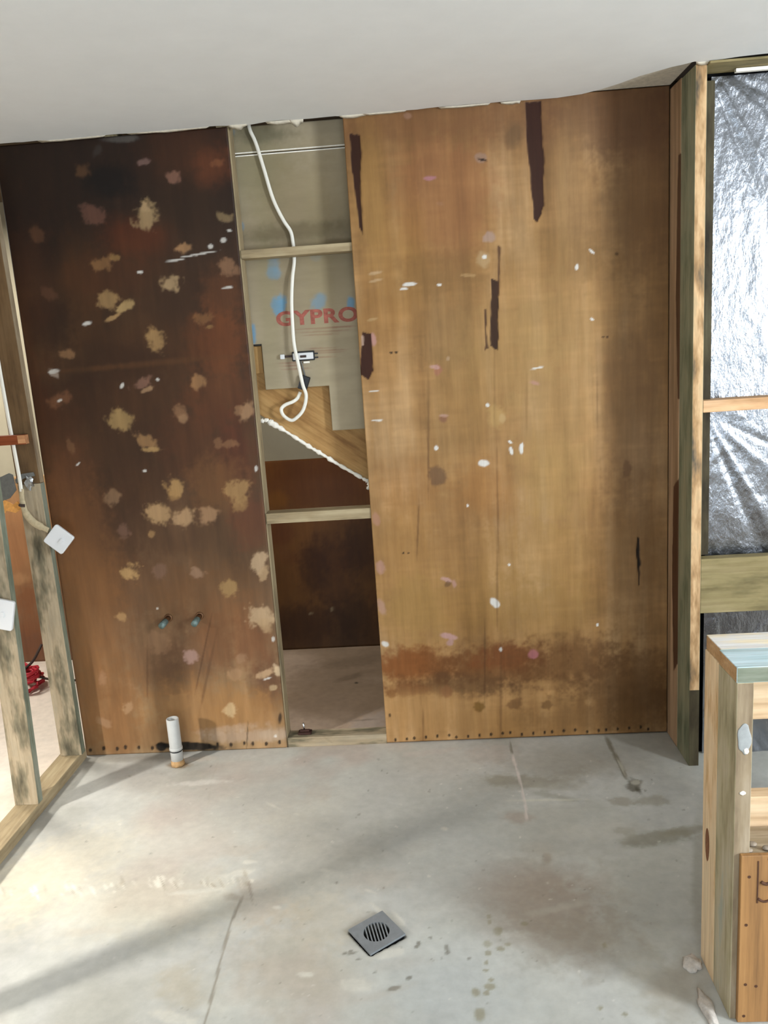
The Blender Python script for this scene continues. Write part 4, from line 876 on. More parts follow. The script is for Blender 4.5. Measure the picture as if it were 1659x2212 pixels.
(0.619,-0.915,0.0018,0.0013,0.0004,-0.0039,'6e695c',0.2792963998700969,0.4,0.5,0.0),
(0.665,-1.005,0.0026,-0.0004,-0.001,-0.0027,'d2cec4',0.39975570934790366,0.4,0.5,0.0),
(-0.763,-0.91,0.0051,-0.0015,0.0005,-0.0033,'d2cec4',0.3639898859599255,0.4,0.5,0.0),
(0.361,-0.976,0.0012,-0.0016,-0.0011,-0.0017,'6e695c',0.4051126319431998,0.4,0.5,0.0),
(0.536,-1.034,0.0023,-0.0015,-0.0013,-0.0025,'6e695c',0.41468232602911637,0.4,0.5,0.0),
(0.255,-1.056,0.0015,-0.0007,-0.0008,-0.0023,'d2cec4',0.2859171908782745,0.4,0.5,0.0),
(0.861,-0.455,0.0023,0.0002,-0.0009,-0.0033,'d2cec4',0.5500554705924063,0.4,0.5,0.0),
(-0.79,-1.114,0.0014,0.0007,0.0018,-0.0032,'6e695c',0.26837198503226173,0.4,0.5,0.0),
(0.268,-0.396,0.0046,-0.0015,-0.0009,-0.0045,'d2cec4',0.42104822364616934,0.4,0.5,0.0),
(0.385,-1.352,0.0014,-0.0013,-0.0013,-0.0018,'6e695c',0.39702124895884594,0.4,0.5,0.0),
(-0.316,-1.379,0.0015,-0.0007,-0.0005,-0.0026,'d2cec4',0.25036606543227746,0.4,0.5,0.0),
(0.671,-0.718,0.0047,0.0006,-0.001,-0.0048,'d2cec4',0.48652175934114067,0.4,0.5,0.0),
(-0.47,-1.158,0.003,-0.0007,0.0002,-0.0035,'d2cec4',0.30575820097269785,0.4,0.5,0.0),
(-0.256,-0.126,0.0051,-0.0053,-0.0015,-0.0069,'6e695c',0.43733187020365394,0.4,0.5,0.0),
(-0.282,-0.353,0.0024,-0.0024,-0.0016,-0.0067,'6e695c',0.5401923227294803,0.4,0.5,0.0),
(0.085,-0.786,0.0037,0.0017,0.0004,-0.003,'6e695c',0.4798260400634746,0.4,0.5,0.0),
(-0.057,-1.184,0.0027,0.0009,0.0005,-0.0027,'d2cec4',0.38047804828845977,0.4,0.5,0.0),
(-0.032,-1.198,0.0022,0.0019,0.0014,-0.0028,'6e695c',0.5442221541026753,0.4,0.5,0.0),
(-1.117,-0.175,0.0011,0.0018,0.0042,-0.0068,'6e695c',0.4034499143406637,0.4,0.5,0.0),
(0.358,-0.915,0.0025,-0.0021,-0.0009,-0.002,'d2cec4',0.46822701590393434,0.4,0.5,0.0),
(0.384,-1.07,0.0033,-0.001,-0.0013,-0.0041,'6e695c',0.5595799729629247,0.4,0.5,0.0),
(0.81,-0.562,0.002,0.0016,0.0001,-0.0035,'6e695c',0.2812193763275286,0.4,0.5,0.0),
(-0.96,-0.076,0.0045,-0.0028,0.0005,-0.0052,'6e695c',0.3081085452448156,0.4,0.5,0.0),
(0.51,-1.335,0.0031,0.0004,-0.0003,-0.0019,'6e695c',0.3930493744934055,0.4,0.5,0.0),
(-1.159,-0.818,0.0053,-0.0035,0.0002,-0.0041,'d2cec4',0.5169585416632028,0.4,0.5,0.0),
(0.381,-1.35,0.003,-0.001,-0.0009,-0.0022,'d2cec4',0.558952719636072,0.4,0.5,0.0),
(0.198,-0.867,0.0021,0.001,0.0004,-0.0031,'d2cec4',0.519287580372084,0.4,0.5,0.0),
(-0.79,-0.932,0.0028,0.0034,0.002,-0.0028,'d2cec4',0.3768375179573966,0.4,0.5,0.0),
(-0.993,-0.59,0.0016,0.0002,0.0013,-0.0033,'6e695c',0.25210130471983266,0.4,0.5,0.0),
(-0.109,-1.37,0.0029,-0.0025,-0.0009,-0.0017,'6e695c',0.30264727829883925,0.4,0.5,0.0),
(-1.484,-0.152,0.0048,-0.0001,0.0035,-0.0079,'d2cec4',0.4079414953301436,0.4,0.5,0.0),
(0.528,-1.07,0.003,0.0003,-0.0004,-0.0023,'6e695c',0.5379786294384079,0.4,0.5,0.0),
(-0.8,-0.611,0.0051,-0.0007,0.0007,-0.003,'6e695c',0.48281123808944415,0.4,0.5,0.0),
(-0.014,-0.326,0.0047,0.0019,0.0006,-0.0051,'d2cec4',0.5225643784895188,0.4,0.5,0.0),
(-0.533,-1.102,0.0012,0.0013,0.0018,-0.0027,'d2cec4',0.5706036112348815,0.4,0.5,0.0),
(0.088,-0.232,0.004,0.0003,-0.0001,-0.0058,'6e695c',0.3473774050594921,0.4,0.5,0.0),
(-0.357,-0.258,0.0044,0.0023,0.0011,-0.0045,'6e695c',0.35591391306732106,0.4,0.5,0.0),
(0.654,-0.688,0.001,-0.0019,-0.0021,-0.003,'6e695c',0.3698644232362098,0.4,0.5,0.0),
(-0.713,-1.099,0.003,-0.002,-0.0002,-0.0018,'6e695c',0.4901243834793124,0.4,0.5,0.0),
(-0.264,-1.294,0.0013,0.0005,0.0006,-0.002,'6e695c',0.5376962513576098,0.4,0.5,0.0),
(-0.211,-0.719,0.0034,-0.0007,-0.0001,-0.0055,'6e695c',0.4798942705148159,0.4,0.5,0.0),
(0.014,-0.81,0.003,0.0003,0.0,-0.0027,'d2cec4',0.35710432883485743,0.4,0.5,0.0),
(-0.446,-1.026,0.0033,0.0002,0.0005,-0.0024,'d2cec4',0.2644969485604351,0.4,0.5,0.0),
(-0.869,-1.168,0.0025,0.003,0.0014,-0.0016,'d2cec4',0.34958328419314266,0.4,0.5,0.0),
(0.137,-0.223,0.0038,0.0014,0.0002,-0.0042,'d2cec4',0.4285172819896402,0.4,0.5,0.0),
(0.369,-1.287,0.003,0.0016,0.0005,-0.0031,'6e695c',0.3618457879671029,0.4,0.5,0.0),
(0.055,-0.362,0.0048,-0.0042,-0.0012,-0.0044,'d2cec4',0.5790756150361971,0.4,0.5,0.0),
(-0.367,-1.278,0.0042,-0.0019,-0.0003,-0.0017,'d2cec4',0.41020173113835046,0.4,0.5,0.0),
(-0.737,-0.418,0.0033,0.0006,0.0021,-0.0073,'6e695c',0.46680380109290087,0.4,0.5,0.0),
(-0.313,-1.042,0.002,0.0024,0.0014,-0.0022,'d2cec4',0.48064616055805076,0.4,0.5,0.0),
(-0.7,-0.894,0.0037,-0.003,-0.0006,-0.0032,'d2cec4',0.3572488016242522,0.4,0.5,0.0),
(-0.493,-1.033,0.0013,0.0015,0.0026,-0.0038,'6e695c',0.3456737322091588,0.4,0.5,0.0),
(-0.176,-0.222,0.0026,-0.0023,-0.0015,-0.0077,'6e695c',0.4096169997447606,0.4,0.5,0.0),
(-1.364,-0.285,0.0022,0.0011,0.0045,-0.0082,'6e695c',0.2728609168680452,0.4,0.5,0.0),
(-0.793,-1.382,0.0036,-0.0019,-0.0002,-0.003,'d2cec4',0.33925146753923635,0.4,0.5,0.0),
(-0.945,-0.564,0.0021,-0.0011,0.0004,-0.0033,'6e695c',0.2536705554909483,0.4,0.5,0.0),
(-0.509,-1.267,0.0039,-0.0017,-0.0002,-0.0031,'d2cec4',0.44500896205309975,0.4,0.5,0.0),
(-0.417,-0.993,0.0021,0.001,0.0007,-0.002,'6e695c',0.29205610051362707,0.4,0.5,0.0),
(-1.16,-0.516,0.0033,-0.0001,0.0027,-0.007,'d2cec4',0.5105319533547602,0.4,0.5,0.0),
(-0.028,-0.694,0.0029,-0.0011,-0.0005,-0.0036,'d2cec4',0.526710385489365,0.4,0.5,0.0),
(-0.705,-0.379,0.0014,0.0011,0.0023,-0.0056,'6e695c',0.35571890124079697,0.4,0.5,0.0),
(-0.839,-0.466,0.0038,0.0021,0.0023,-0.0054,'d2cec4',0.3222625819287598,0.4,0.5,0.0),
(0.707,-0.42,0.0031,-0.0026,-0.0026,-0.0057,'6e695c',0.5550354633756598,0.4,0.5,0.0),
(0.025,-1.135,0.0015,0.0,-0.0,-0.0022,'6e695c',0.283311921258973,0.4,0.5,0.0),
(0.268,-0.744,0.0025,-0.0025,-0.0017,-0.0037,'6e695c',0.4459175769822749,0.4,0.5,0.0),
(-0.014,-1.098,0.0023,0.0,-0.0,-0.0026,'d2cec4',0.47563602975025915,0.4,0.5,0.0),
(-0.941,-0.816,0.0021,0.0028,0.0019,-0.0026,'d2cec4',0.2572810643888172,0.4,0.5,0.0),
(-0.222,-0.643,0.0014,0.0012,0.0011,-0.0033,'6e695c',0.5684312291047149,0.4,0.5,0.0),
(-1.102,-0.678,0.0019,0.0042,0.0034,-0.004,'6e695c',0.34838344702233387,0.4,0.5,0.0),
(0.534,-0.881,0.0022,-0.0,-0.0009,-0.0037,'6e695c',0.483474810511183,0.4,0.5,0.0),
(0.207,-0.909,0.0022,-0.003,-0.0022,-0.0036,'d2cec4',0.26551379539397163,0.4,0.5,0.0),
(-0.189,-1.098,0.0023,0.0005,0.0006,-0.0036,'d2cec4',0.4649583100294028,0.4,0.5,0.0),
(0.076,-1.349,0.0029,-0.0012,-0.0009,-0.0028,'6e695c',0.46494199130609665,0.4,0.5,0.0),
(0.049,-0.268,0.005,-0.0003,-0.0002,-0.0045,'6e695c',0.502775530976246,0.4,0.5,0.0),
(0.29,-0.902,0.0044,-0.0009,-0.0007,-0.0035,'d2cec4',0.3633207827709065,0.4,0.5,0.0),
(0.141,-1.375,0.0013,-0.0004,-0.0008,-0.0029,'6e695c',0.5263494126797756,0.4,0.5,0.0),
(0.564,-0.457,0.003,-0.002,-0.002,-0.0053,'d2cec4',0.5310190295159497,0.4,0.5,0.0),
(0.525,-0.309,0.002,-0.0041,-0.0035,-0.006,'d2cec4',0.366767832830392,0.4,0.5,0.0),
(0.287,-0.976,0.0027,-0.0027,-0.0018,-0.0033,'d2cec4',0.5896627937058545,0.4,0.5,0.0),
(-0.219,-0.909,0.0028,0.0032,0.0017,-0.0032,'d2cec4',0.36156018751205254,0.4,0.5,0.0),
(-0.24,-0.211,0.0025,0.0014,0.0017,-0.008,'6e695c',0.5341652250609688,0.4,0.5,0.0),
(-0.658,-1.086,0.0032,0.0,0.0012,-0.0043,'6e695c',0.3406798886184361,0.4,0.5,0.0),
(-0.587,-0.098,0.0022,0.0011,0.0013,-0.0045,'d2cec4',0.5796797671916141,0.4,0.5,0.0),
(-0.539,-0.557,0.0028,-0.0,0.0009,-0.0054,'6e695c',0.43332144596063316,0.4,0.5,0.0),
(-0.769,-0.365,0.005,0.0005,0.001,-0.0037,'d2cec4',0.43998978976571035,0.4,0.5,0.0),
(0.533,-0.718,0.0031,-0.0045,-0.0013,-0.0022,'6e695c',0.25108078897022323,0.4,0.5,0.0),
(-0.557,-1.383,0.0033,-0.0017,-0.0004,-0.0027,'6e695c',0.3574128064969906,0.4,0.5,0.0),
(-0.241,-1.326,0.0032,-0.0031,-0.0008,-0.0014,'6e695c',0.35663033051276105,0.4,0.5,0.0),
(-1.056,-0.785,0.0029,0.0013,0.0021,-0.0039,'d2cec4',0.41636224154069756,0.4,0.5,0.0),
(-0.517,-1.201,0.0015,0.0014,0.0015,-0.0024,'6e695c',0.5989463040802638,0.4,0.5,0.0),
(0.019,-0.955,0.0036,-0.0003,-0.0003,-0.0041,'6e695c',0.30159297696321286,0.4,0.5,0.0),
(-1.372,-0.282,0.0043,-0.0019,0.0009,-0.0033,'6e695c',0.33174577142378947,0.4,0.5,0.0),
(-0.565,-0.892,0.0022,-0.0,0.001,-0.0049,'6e695c',0.2798248325675698,0.4,0.5,0.0),
(0.488,-1.036,0.0022,0.0019,0.0008,-0.0032,'d2cec4',0.5777730905914371,0.4,0.5,0.0),
(0.153,-0.256,0.0035,-0.0012,-0.0011,-0.0075,'6e695c',0.332053800598716,0.4,0.5,0.0),
(-1.049,-0.906,0.0025,-0.0017,-0.0001,-0.003,'d2cec4',0.42215908356519904,0.4,0.5,0.0),
(0.404,-0.425,0.0055,-0.0001,-0.0011,-0.0069,'d2cec4',0.35404857341341256,0.4,0.5,0.0),
(0.737,-0.737,0.0024,-0.0047,-0.0032,-0.0043,'d2cec4',0.2756647060096714,0.4,0.5,0.0),
(-0.591,-1.076,0.0027,0.0035,0.0023,-0.0031,'6e695c',0.37077606301715826,0.4,0.5,0.0),
(-0.962,-0.491,0.0031,0.0019,0.0021,-0.0044,'6e695c',0.5815308878346515,0.4,0.5,0.0),
(-0.032,-1.193,0.0035,-0.0029,-0.0007,-0.0015,'6e695c',0.31869542165353737,0.4,0.5,0.0),
(0.202,-1.202,0.0027,-0.0014,-0.001,-0.0026,'6e695c',0.3180376088577753,0.4,0.5,0.0),
(-0.903,-0.299,0.0022,-0.0022,-0.0009,-0.0064,'6e695c',0.3943731733886125,0.4,0.5,0.0),
(-0.566,-1.203,0.0028,-0.002,-0.0004,-0.0018,'d2cec4',0.26626957442733007,0.4,0.5,0.0),
(-0.314,-0.524,0.0039,0.0018,0.001,-0.0042,'6e695c',0.46256553541861656,0.4,0.5,0.0),
(-0.201,-0.903,0.0032,-0.0035,-0.0013,-0.0029,'6e695c',0.5270976338161228,0.4,0.5,0.0),
(0.544,-1.085,0.0026,-0.0014,-0.0018,-0.0037,'6e695c',0.39587712037813794,0.4,0.5,0.0),
(-1.116,-0.102,0.0039,0.0031,0.0026,-0.0054,'6e695c',0.257902180050977,0.4,0.5,0.0),
(0.129,-0.752,0.0023,-0.0028,-0.0019,-0.004,'d2cec4',0.3267436927784679,0.4,0.5,0.0),
(0.818,-0.535,0.0042,0.0017,-0.0008,-0.0052,'d2cec4',0.4634990855178649,0.4,0.5,0.0),
(0.241,-0.422,0.0048,-0.0018,-0.0009,-0.0042,'d2cec4',0.36277033575840517,0.4,0.5,0.0),
(-0.709,-0.669,0.0054,0.0001,0.0013,-0.0051,'6e695c',0.47950226763471865,0.4,0.5,0.0),
(-0.815,-0.235,0.0025,-0.0008,0.001,-0.0064,'d2cec4',0.4673328987312121,0.4,0.5,0.0),
(0.343,-1.404,0.0025,0.0001,-0.0004,-0.0022,'6e695c',0.5160447726392796,0.4,0.5,0.0),
(-0.059,-0.374,0.0053,-0.004,-0.0011,-0.0052,'6e695c',0.4559820486715271,0.4,0.5,0.0),
(-0.057,-0.36,0.0022,0.0007,0.0007,-0.0065,'6e695c',0.5354160879408913,0.4,0.5,0.0),
(0.215,-1.212,0.002,-0.0012,-0.0008,-0.0018,'6e695c',0.48385752889582473,0.4,0.5,0.0),
(0.19,-0.635,0.0013,-0.0011,-0.0016,-0.0044,'6e695c',0.5945354136336227,0.4,0.5,0.0),
(-0.665,-1.151,0.0024,0.0009,0.0015,-0.0032,'6e695c',0.4419408982217301,0.4,0.5,0.0),
(-0.019,-1.333,0.0028,-0.0008,-0.0005,-0.0025,'d2cec4',0.392769207214528,0.4,0.5,0.0),
(-0.609,-1.104,0.002,0.0015,0.001,-0.0017,'6e695c',0.49029700167723,0.4,0.5,0.0),
(0.086,-0.919,0.0042,0.0011,0.0002,-0.0031,'d2cec4',0.48774736811929836,0.4,0.5,0.0),
(-0.306,-1.308,0.0012,-0.0008,-0.0008,-0.0023,'d2cec4',0.3175847220037129,0.4,0.5,0.0),
(0.354,-0.981,0.004,-0.0017,-0.001,-0.0028,'d2cec4',0.5966800550213848,0.4,0.5,0.0),
(-0.538,-0.761,0.0013,0.0017,0.0024,-0.0041,'d2cec4',0.3011306816754712,0.4,0.5,0.0),
(-0.675,-1.348,0.0024,0.0006,0.0014,-0.0031,'6e695c',0.3789857604864887,0.4,0.5,0.0),
(0.801,-0.547,0.0041,-0.0025,-0.0028,-0.0061,'6e695c',0.505666759944071,0.4,0.5,0.0),
(0.509,-1.053,0.0011,-0.0018,-0.0022,-0.0028,'6e695c',0.30228130708768025,0.4,0.5,0.0),
(-0.74,-1.044,0.0014,0.0003,0.0008,-0.0019,'6e695c',0.4227461581868923,0.4,0.5,0.0),
(-1.012,-0.953,0.0041,-0.0008,0.0009,-0.003,'6e695c',0.5262062546584134,0.4,0.5,0.0),
(-0.065,-1.078,0.0027,0.0023,0.0015,-0.0035,'6e695c',0.5530033988070231,0.4,0.5,0.0),
(0.56,-0.203,0.0038,-0.0057,-0.0027,-0.0057,'d2cec4',0.3816696299089947,0.4,0.5,0.0),
(-0.857,-1.177,0.0029,0.0014,0.0017,-0.0028,'6e695c',0.5775944381807692,0.4,0.5,0.0),
(-0.306,-0.507,0.0048,0.004,0.0022,-0.0065,'6e695c',0.5054158941430827,0.4,0.5,0.0),
(-0.426,-0.876,0.004,-0.001,0.0001,-0.003,'6e695c',0.3274673808867545,0.4,0.5,0.0),
(-0.122,-0.832,0.0039,-0.0042,-0.0009,-0.0022,'6e695c',0.3700105658761642,0.4,0.5,0.0),
(-1.062,-0.628,0.0065,-0.0044,0.0001,-0.0036,'d2cec4',0.4934449972972689,0.4,0.5,0.0),
(-0.843,-0.801,0.0019,0.0007,0.0014,-0.0032,'6e695c',0.48792618350398703,0.4,0.5,0.0),
(-0.171,-0.64,0.0021,0.0021,0.001,-0.0028,'6e695c',0.2762259922374988,0.4,0.5,0.0),
(-0.173,-0.587,0.0042,-0.004,-0.001,-0.0033,'d2cec4',0.5753681335076071,0.4,0.5,0.0),
(-0.62,-1.332,0.0026,0.0001,0.001,-0.0034,'6e695c',0.34055545586406716,0.4,0.5,0.0),
(0.295,-0.774,0.0047,0.0005,-0.0004,-0.0048,'6e695c',0.3440080483932389,0.4,0.5,0.0),
(-0.382,-0.742,0.0037,0.0001,0.0003,-0.0024,'d2cec4',0.5835734785587494,0.4,0.5,0.0),
(0.126,-1.135,0.0027,-0.0018,-0.0016,-0.0039,'6e695c',0.4234504672581932,0.4,0.5,0.0),
(0.58,-1.011,0.0028,-0.0012,-0.0012,-0.0027,'6e695c',0.5802108945286497,0.4,0.5,0.0),
(0.553,-1.417,0.0038,0.0024,0.0003,-0.0012,'6e695c',0.5393763957852791,0.4,0.5,0.0),
(-0.097,-0.593,0.0017,0.0016,0.0011,-0.0033,'6e695c',0.5107122345071355,0.4,0.5,0.0),
(-0.94,-0.394,0.005,-0.0038,-0.0,-0.0033,'d2cec4',0.557220869444762,0.4,0.5,0.0),
(0.183,-1.18,0.0021,0.0004,-0.0,-0.0027,'6e695c',0.56930187385461,0.4,0.5,0.0),
(-0.298,-1.228,0.0028,0.0015,0.0007,-0.0017,'6e695c',0.5262740782820642,0.4,0.5,0.0),
(-0.81,-0.54,0.0031,0.0004,0.0015,-0.0048,'d2cec4',0.4628292519396928,0.4,0.5,0.0),
(-0.677,-0.69,0.0823,0.0156,0.0088,-0.0288,'a89a8a',0.27805933811496214,0.6,0.6,0.0),
(0.033,-1.062,0.1037,0.0393,0.0058,-0.0378,'a8a89e',0.18793932214822567,0.6,0.6,0.0),
(-1.057,-1.057,0.0736,0.0065,0.0076,-0.0159,'a89a8a',0.2675320017812002,0.6,0.6,0.0),
(-0.598,-0.535,0.0986,0.0288,0.016,-0.0553,'c0bcb0',0.14294212820794885,0.6,0.6,0.0),
(0.329,-0.749,0.0956,0.036,0.0006,-0.062,'9c9a8e',0.17600615474983392,0.6,0.6,0.0),
(-0.59,-1.328,0.0332,0.0085,0.0136,-0.033,'c0bcb0',0.26687250840524973,0.6,0.6,0.0),
(0.142,-1.395,0.0526,-0.0083,-0.0053,-0.0262,'b8b8b2',0.2899401104545263,0.6,0.6,0.0),
(-0.515,-0.469,0.1154,0.0453,0.0234,-0.0832,'c0bcb0',0.26344650864212754,0.6,0.6,0.0),
(0.626,-1.082,0.0921,-0.0014,-0.0044,-0.0148,'9c9a8e',0.2822355833187162,0.6,0.6,0.0),
(-1.083,-0.239,0.1656,-0.0091,0.0303,-0.0953,'a89a8a',0.24429958024054127,0.6,0.6,0.0),
(0.4,-0.563,0.1293,0.0464,-0.0022,-0.0734,'9c9a8e',0.23488196056873556,0.6,0.6,0.0),
(-1.241,-0.336,0.169,-0.0492,0.0221,-0.0743,'b8b8b2',0.14045135791777938,0.6,0.6,0.0),
(-1.15,-0.537,0.1455,-0.0391,0.0104,-0.036,'c0bcb0',0.21885808585408162,0.6,0.6,0.0),
(-0.231,-0.784,0.0766,0.0088,0.0041,-0.035,'b8b8b2',0.12658197674330876,0.6,0.6,0.0),
(0.491,-0.652,0.1266,0.0018,-0.01,-0.0533,'c0bcb0',0.26378798191856634,0.6,0.6,0.0),
(-0.439,-0.866,0.0841,-0.0015,0.0087,-0.0581,'c0bcb0',0.17721873676008276,0.6,0.6,0.0),
(0.365,-0.809,0.0467,0.0011,-0.0084,-0.0569,'b8b8b2',0.3314537655972058,0.6,0.6,0.0),
(-0.775,-0.928,0.0362,-0.0008,0.017,-0.0596,'c0bcb0',0.24567231918239263,0.6,0.6,0.0),
(-0.61,-0.94,0.1151,0.0333,0.0166,-0.0471,'a8a89e',0.25041986469035193,0.6,0.6,0.0),
(-1.01,-0.172,0.0545,0.0008,0.0247,-0.08,'9c9a8e',0.32207928239929695,0.6,0.6,0.0),
(-1.274,-0.612,0.0433,0.0113,0.0408,-0.0771,'b8b8b2',0.19757394003003825,0.6,0.6,0.0),
(-0.449,-0.557,0.0978,-0.033,0.002,-0.0763,'a8a89e',0.16848616190845064,0.6,0.6,0.0),
(-0.472,-0.34,0.0496,0.015,0.0151,-0.0663,'a89a8a',0.2741145167548534,0.6,0.6,0.0),
(-0.577,-1.182,0.0536,0.0076,0.0141,-0.045,'a89a8a',0.2815916506046875,0.6,0.6,0.0),
(0.29,-0.739,0.0421,-0.0134,-0.0089,-0.0374,'a89a8a',0.15910078231171768,0.6,0.6,0.0),
(0.498,-1.326,0.0291,0.0009,-0.003,-0.0122,'a89a8a',0.12407894998512792,0.6,0.6,0.0),
(-0.471,-1.153,0.0652,0.0049,0.0086,-0.0379,'9c9a8e',0.2115891481468588,0.6,0.6,0.0),
(0.459,-1.262,0.0482,0.0144,-0.0022,-0.04,'c0bcb0',0.3001316494856943,0.6,0.6,0.0),
(-0.181,-1.185,0.0899,-0.0129,-0.0004,-0.0185,'b8b8b2',0.17943072029798632,0.6,0.6,0.0),
(0.253,-1.212,0.067,-0.0157,-0.0111,-0.0418,'9c9a8e',0.13431026311444577,0.6,0.6,0.0),
(0.538,-0.512,0.0589,-0.0169,-0.0084,-0.0296,'9c9a8e',0.17640375704732297,0.6,0.6,0.0),
(-0.812,-0.811,0.0473,0.0014,0.0199,-0.0642,'a8a89e',0.23302220777916757,0.6,0.6,0.0),
(-0.188,-1.366,0.0328,-0.0049,-0.0006,-0.0181,'a8a89e',0.3066254071880966,0.6,0.6,0.0),
(-0.82,-1.14,0.0951,0.023,0.0207,-0.0447,'a8a89e',0.1703777721251569,0.6,0.6,0.0),
(-0.463,-1.333,0.0671,-0.0008,0.0024,-0.0127,'a8a89e',0.2639857844964886,0.6,0.6,0.0),
(-0.224,-0.863,0.0909,0.0089,0.0052,-0.0465,'a89a8a',0.2999010924400566,0.6,0.6,0.0),
(0.183,-1.168,0.0421,0.0105,0.001,-0.0307,'b8b8b2',0.15607362239436992,0.6,0.6,0.0),
(0.317,-0.524,0.0693,0.0086,-0.0027,-0.0334,'9c9a8e',0.16079045897727046,0.6,0.6,0.0),
(0.051,-1.155,0.0555,0.0182,0.0046,-0.0348,'b8b8b2',0.2997989797922904,0.6,0.6,0.0),
(0.304,-1.012,0.0811,0.021,-0.0003,-0.0152,'c0bcb0',0.2835541133333176,0.6,0.6,0.0),
(0.356,-0.436,0.1048,0.0373,-0.0013,-0.0664,'b8b8b2',0.2660386072123021,0.6,0.6,0.0),
(-0.359,-0.774,0.1229,0.0498,0.0178,-0.0651,'c0bcb0',0.26782201758946456,0.6,0.6,0.0),
(-0.469,-1.121,0.0505,0.0021,0.0088,-0.0428,'a8a89e',0.142059364713644,0.6,0.6,0.0),
(-0.14,-1.208,0.0705,0.0146,0.0039,-0.0252,'a89a8a',0.14677626284636583,0.6,0.6,0.0),
(-0.121,-0.722,0.0761,0.0362,0.0069,-0.0334,'c0bcb0',0.1631713541941469,0.6,0.6,0.0),
(-0.182,-1.309,0.0815,0.0309,0.0035,-0.0121,'a89a8a',0.20220505867456068,0.6,0.6,0.0),
(-0.634,-0.977,-0.005,-0.0591,-0.0047,0.0028,'847c6e',0.75,0.4,0.25,-1),
(-0.637,-1.095,0.002,-0.0693,-0.0045,0.0018,'847c6e',0.75,0.4,0.25,-1),
(-0.632,-1.208,0.0037,-0.0542,-0.0043,0.0013,'847c6e',0.75,0.4,0.25,-1),
(-0.626,-1.303,0.0021,-0.0496,-0.0041,0.0014,'847c6e',0.75,0.4,0.25,-1),
(-0.623,-1.383,0.0012,-0.0385,-0.0039,0.0013,'847c6e',0.75,0.4,0.25,-1),
(-0.628,-0.888,0.017,0.0096,0.022,-0.0487,'a09688',0.5,0.5,0.5,0.0),
(-0.61,-0.899,0.004,0.0009,0.0149,-0.0462,'887e70',0.6,0.5,0.5,0.0),
(-0.656,-0.925,0.0258,-0.0011,0.0038,-0.0168,'8e8476',0.5,0.5,0.5,0.0),
(0.272,-0.08,-0.0009,-0.0539,-0.0047,-0.0014,'6e6a5c',0.8,0.4,0.25,-1),
(0.273,-0.182,0.0021,-0.0585,-0.0054,-0.0026,'ccc0b8',0.75,0.4,0.25,0.6),
(0.277,-0.302,0.0017,-0.0719,-0.0052,-0.0022,'ccc0b8',0.75,0.4,0.25,0.6),
(0.278,-0.42,-0.0009,-0.0582,-0.005,-0.0014,'ccc0b8',0.75,0.4,0.25,0.6),
(0.274,-0.522,-0.0034,-0.0541,-0.0048,-0.0007,'ccc0b8',0.75,0.4,0.25,0.6),
(0.659,-0.079,0.0004,-0.0685,-0.0098,-0.0074,'6c6654',0.8,0.4,0.25,-2),
(0.662,-0.189,0.0021,-0.0527,-0.0095,-0.0078,'6c6654',0.8,0.4,0.25,-2),
(0.662,-0.284,-0.0012,-0.0512,-0.0092,-0.0059,'6c6654',0.8,0.4,0.25,-2),
(0.664,-0.25,-0.0002,-0.0597,-0.0047,-0.0033,'b8b4a4',0.7,0.4,0.25,0.6),
(0.676,-0.378,0.0226,-0.0016,-0.0092,-0.0364,'5a5648',0.8,0.4,0.8,-3),
(0.686,-0.363,0.013,-0.0009,-0.0039,-0.0154,'b4b0a2',0.7,0.4,0.7,1),
(0.684,-0.41,0.0042,-0.0235,-0.0069,-0.0074,'504c40',0.7,0.4,0.5,0.0),
(-0.904,-0.182,0.0043,-0.0772,-0.0042,0.0028,'a8a296',0.4,0.4,0.25,0),
(-0.883,-0.335,0.018,-0.0881,-0.0037,0.0009,'a8a296',0.4,0.4,0.25,0),
(-1.065,-0.106,0.0491,0.0013,0.0084,-0.0262,'8a7458',0.8,0.5,0.6,0.0),
(-0.995,-0.066,0.0747,0.0074,0.0072,-0.0229,'c0b8ac',0.6,0.5,0.6,0.0),
(-0.928,-0.25,0.1079,0.003,0.005,-0.0171,'d0ccc4',0.6,0.5,0.7,0.6),
(-1.354,-0.039,0.1744,0.0045,0.0094,-0.0235,'8a8478',0.5,0.6,0.4,0.0),
(-0.716,-1.278,0.0494,-0.0015,0.0179,-0.0607,'a89e8a',0.4,0.6,0.6,0.0),
(-0.521,0.673,0.2081,-0.0227,0.0227,-0.2156,'8c7864',0.5,0.6,0.5,0.0),
(-0.531,0.362,0.1925,-0.0185,0.0164,-0.1403,'8e7a68',0.5,0.6,0.5,0.0),
(-0.309,0.203,0.074,0.0546,0.0185,-0.0828,'a49890',0.6,0.5,0.5,0.0),
(-0.432,0.708,0.0646,0.0377,0.0053,-0.0281,'6a5a48',0.5,0.5,0.5,0.0),
(-0.403,0.632,0.0092,-0.001,0.0009,-0.0111,'40382c',0.8,0.4,0.3,0.0),
(-0.331,0.227,0.0487,0.003,0.0009,-0.009,'74685c',0.6,0.5,0.4,0.0),
(-0.448,0.902,0.1172,0.0411,0.0093,-0.0621,'7c6a56',0.5,0.6,0.5,0.0),]
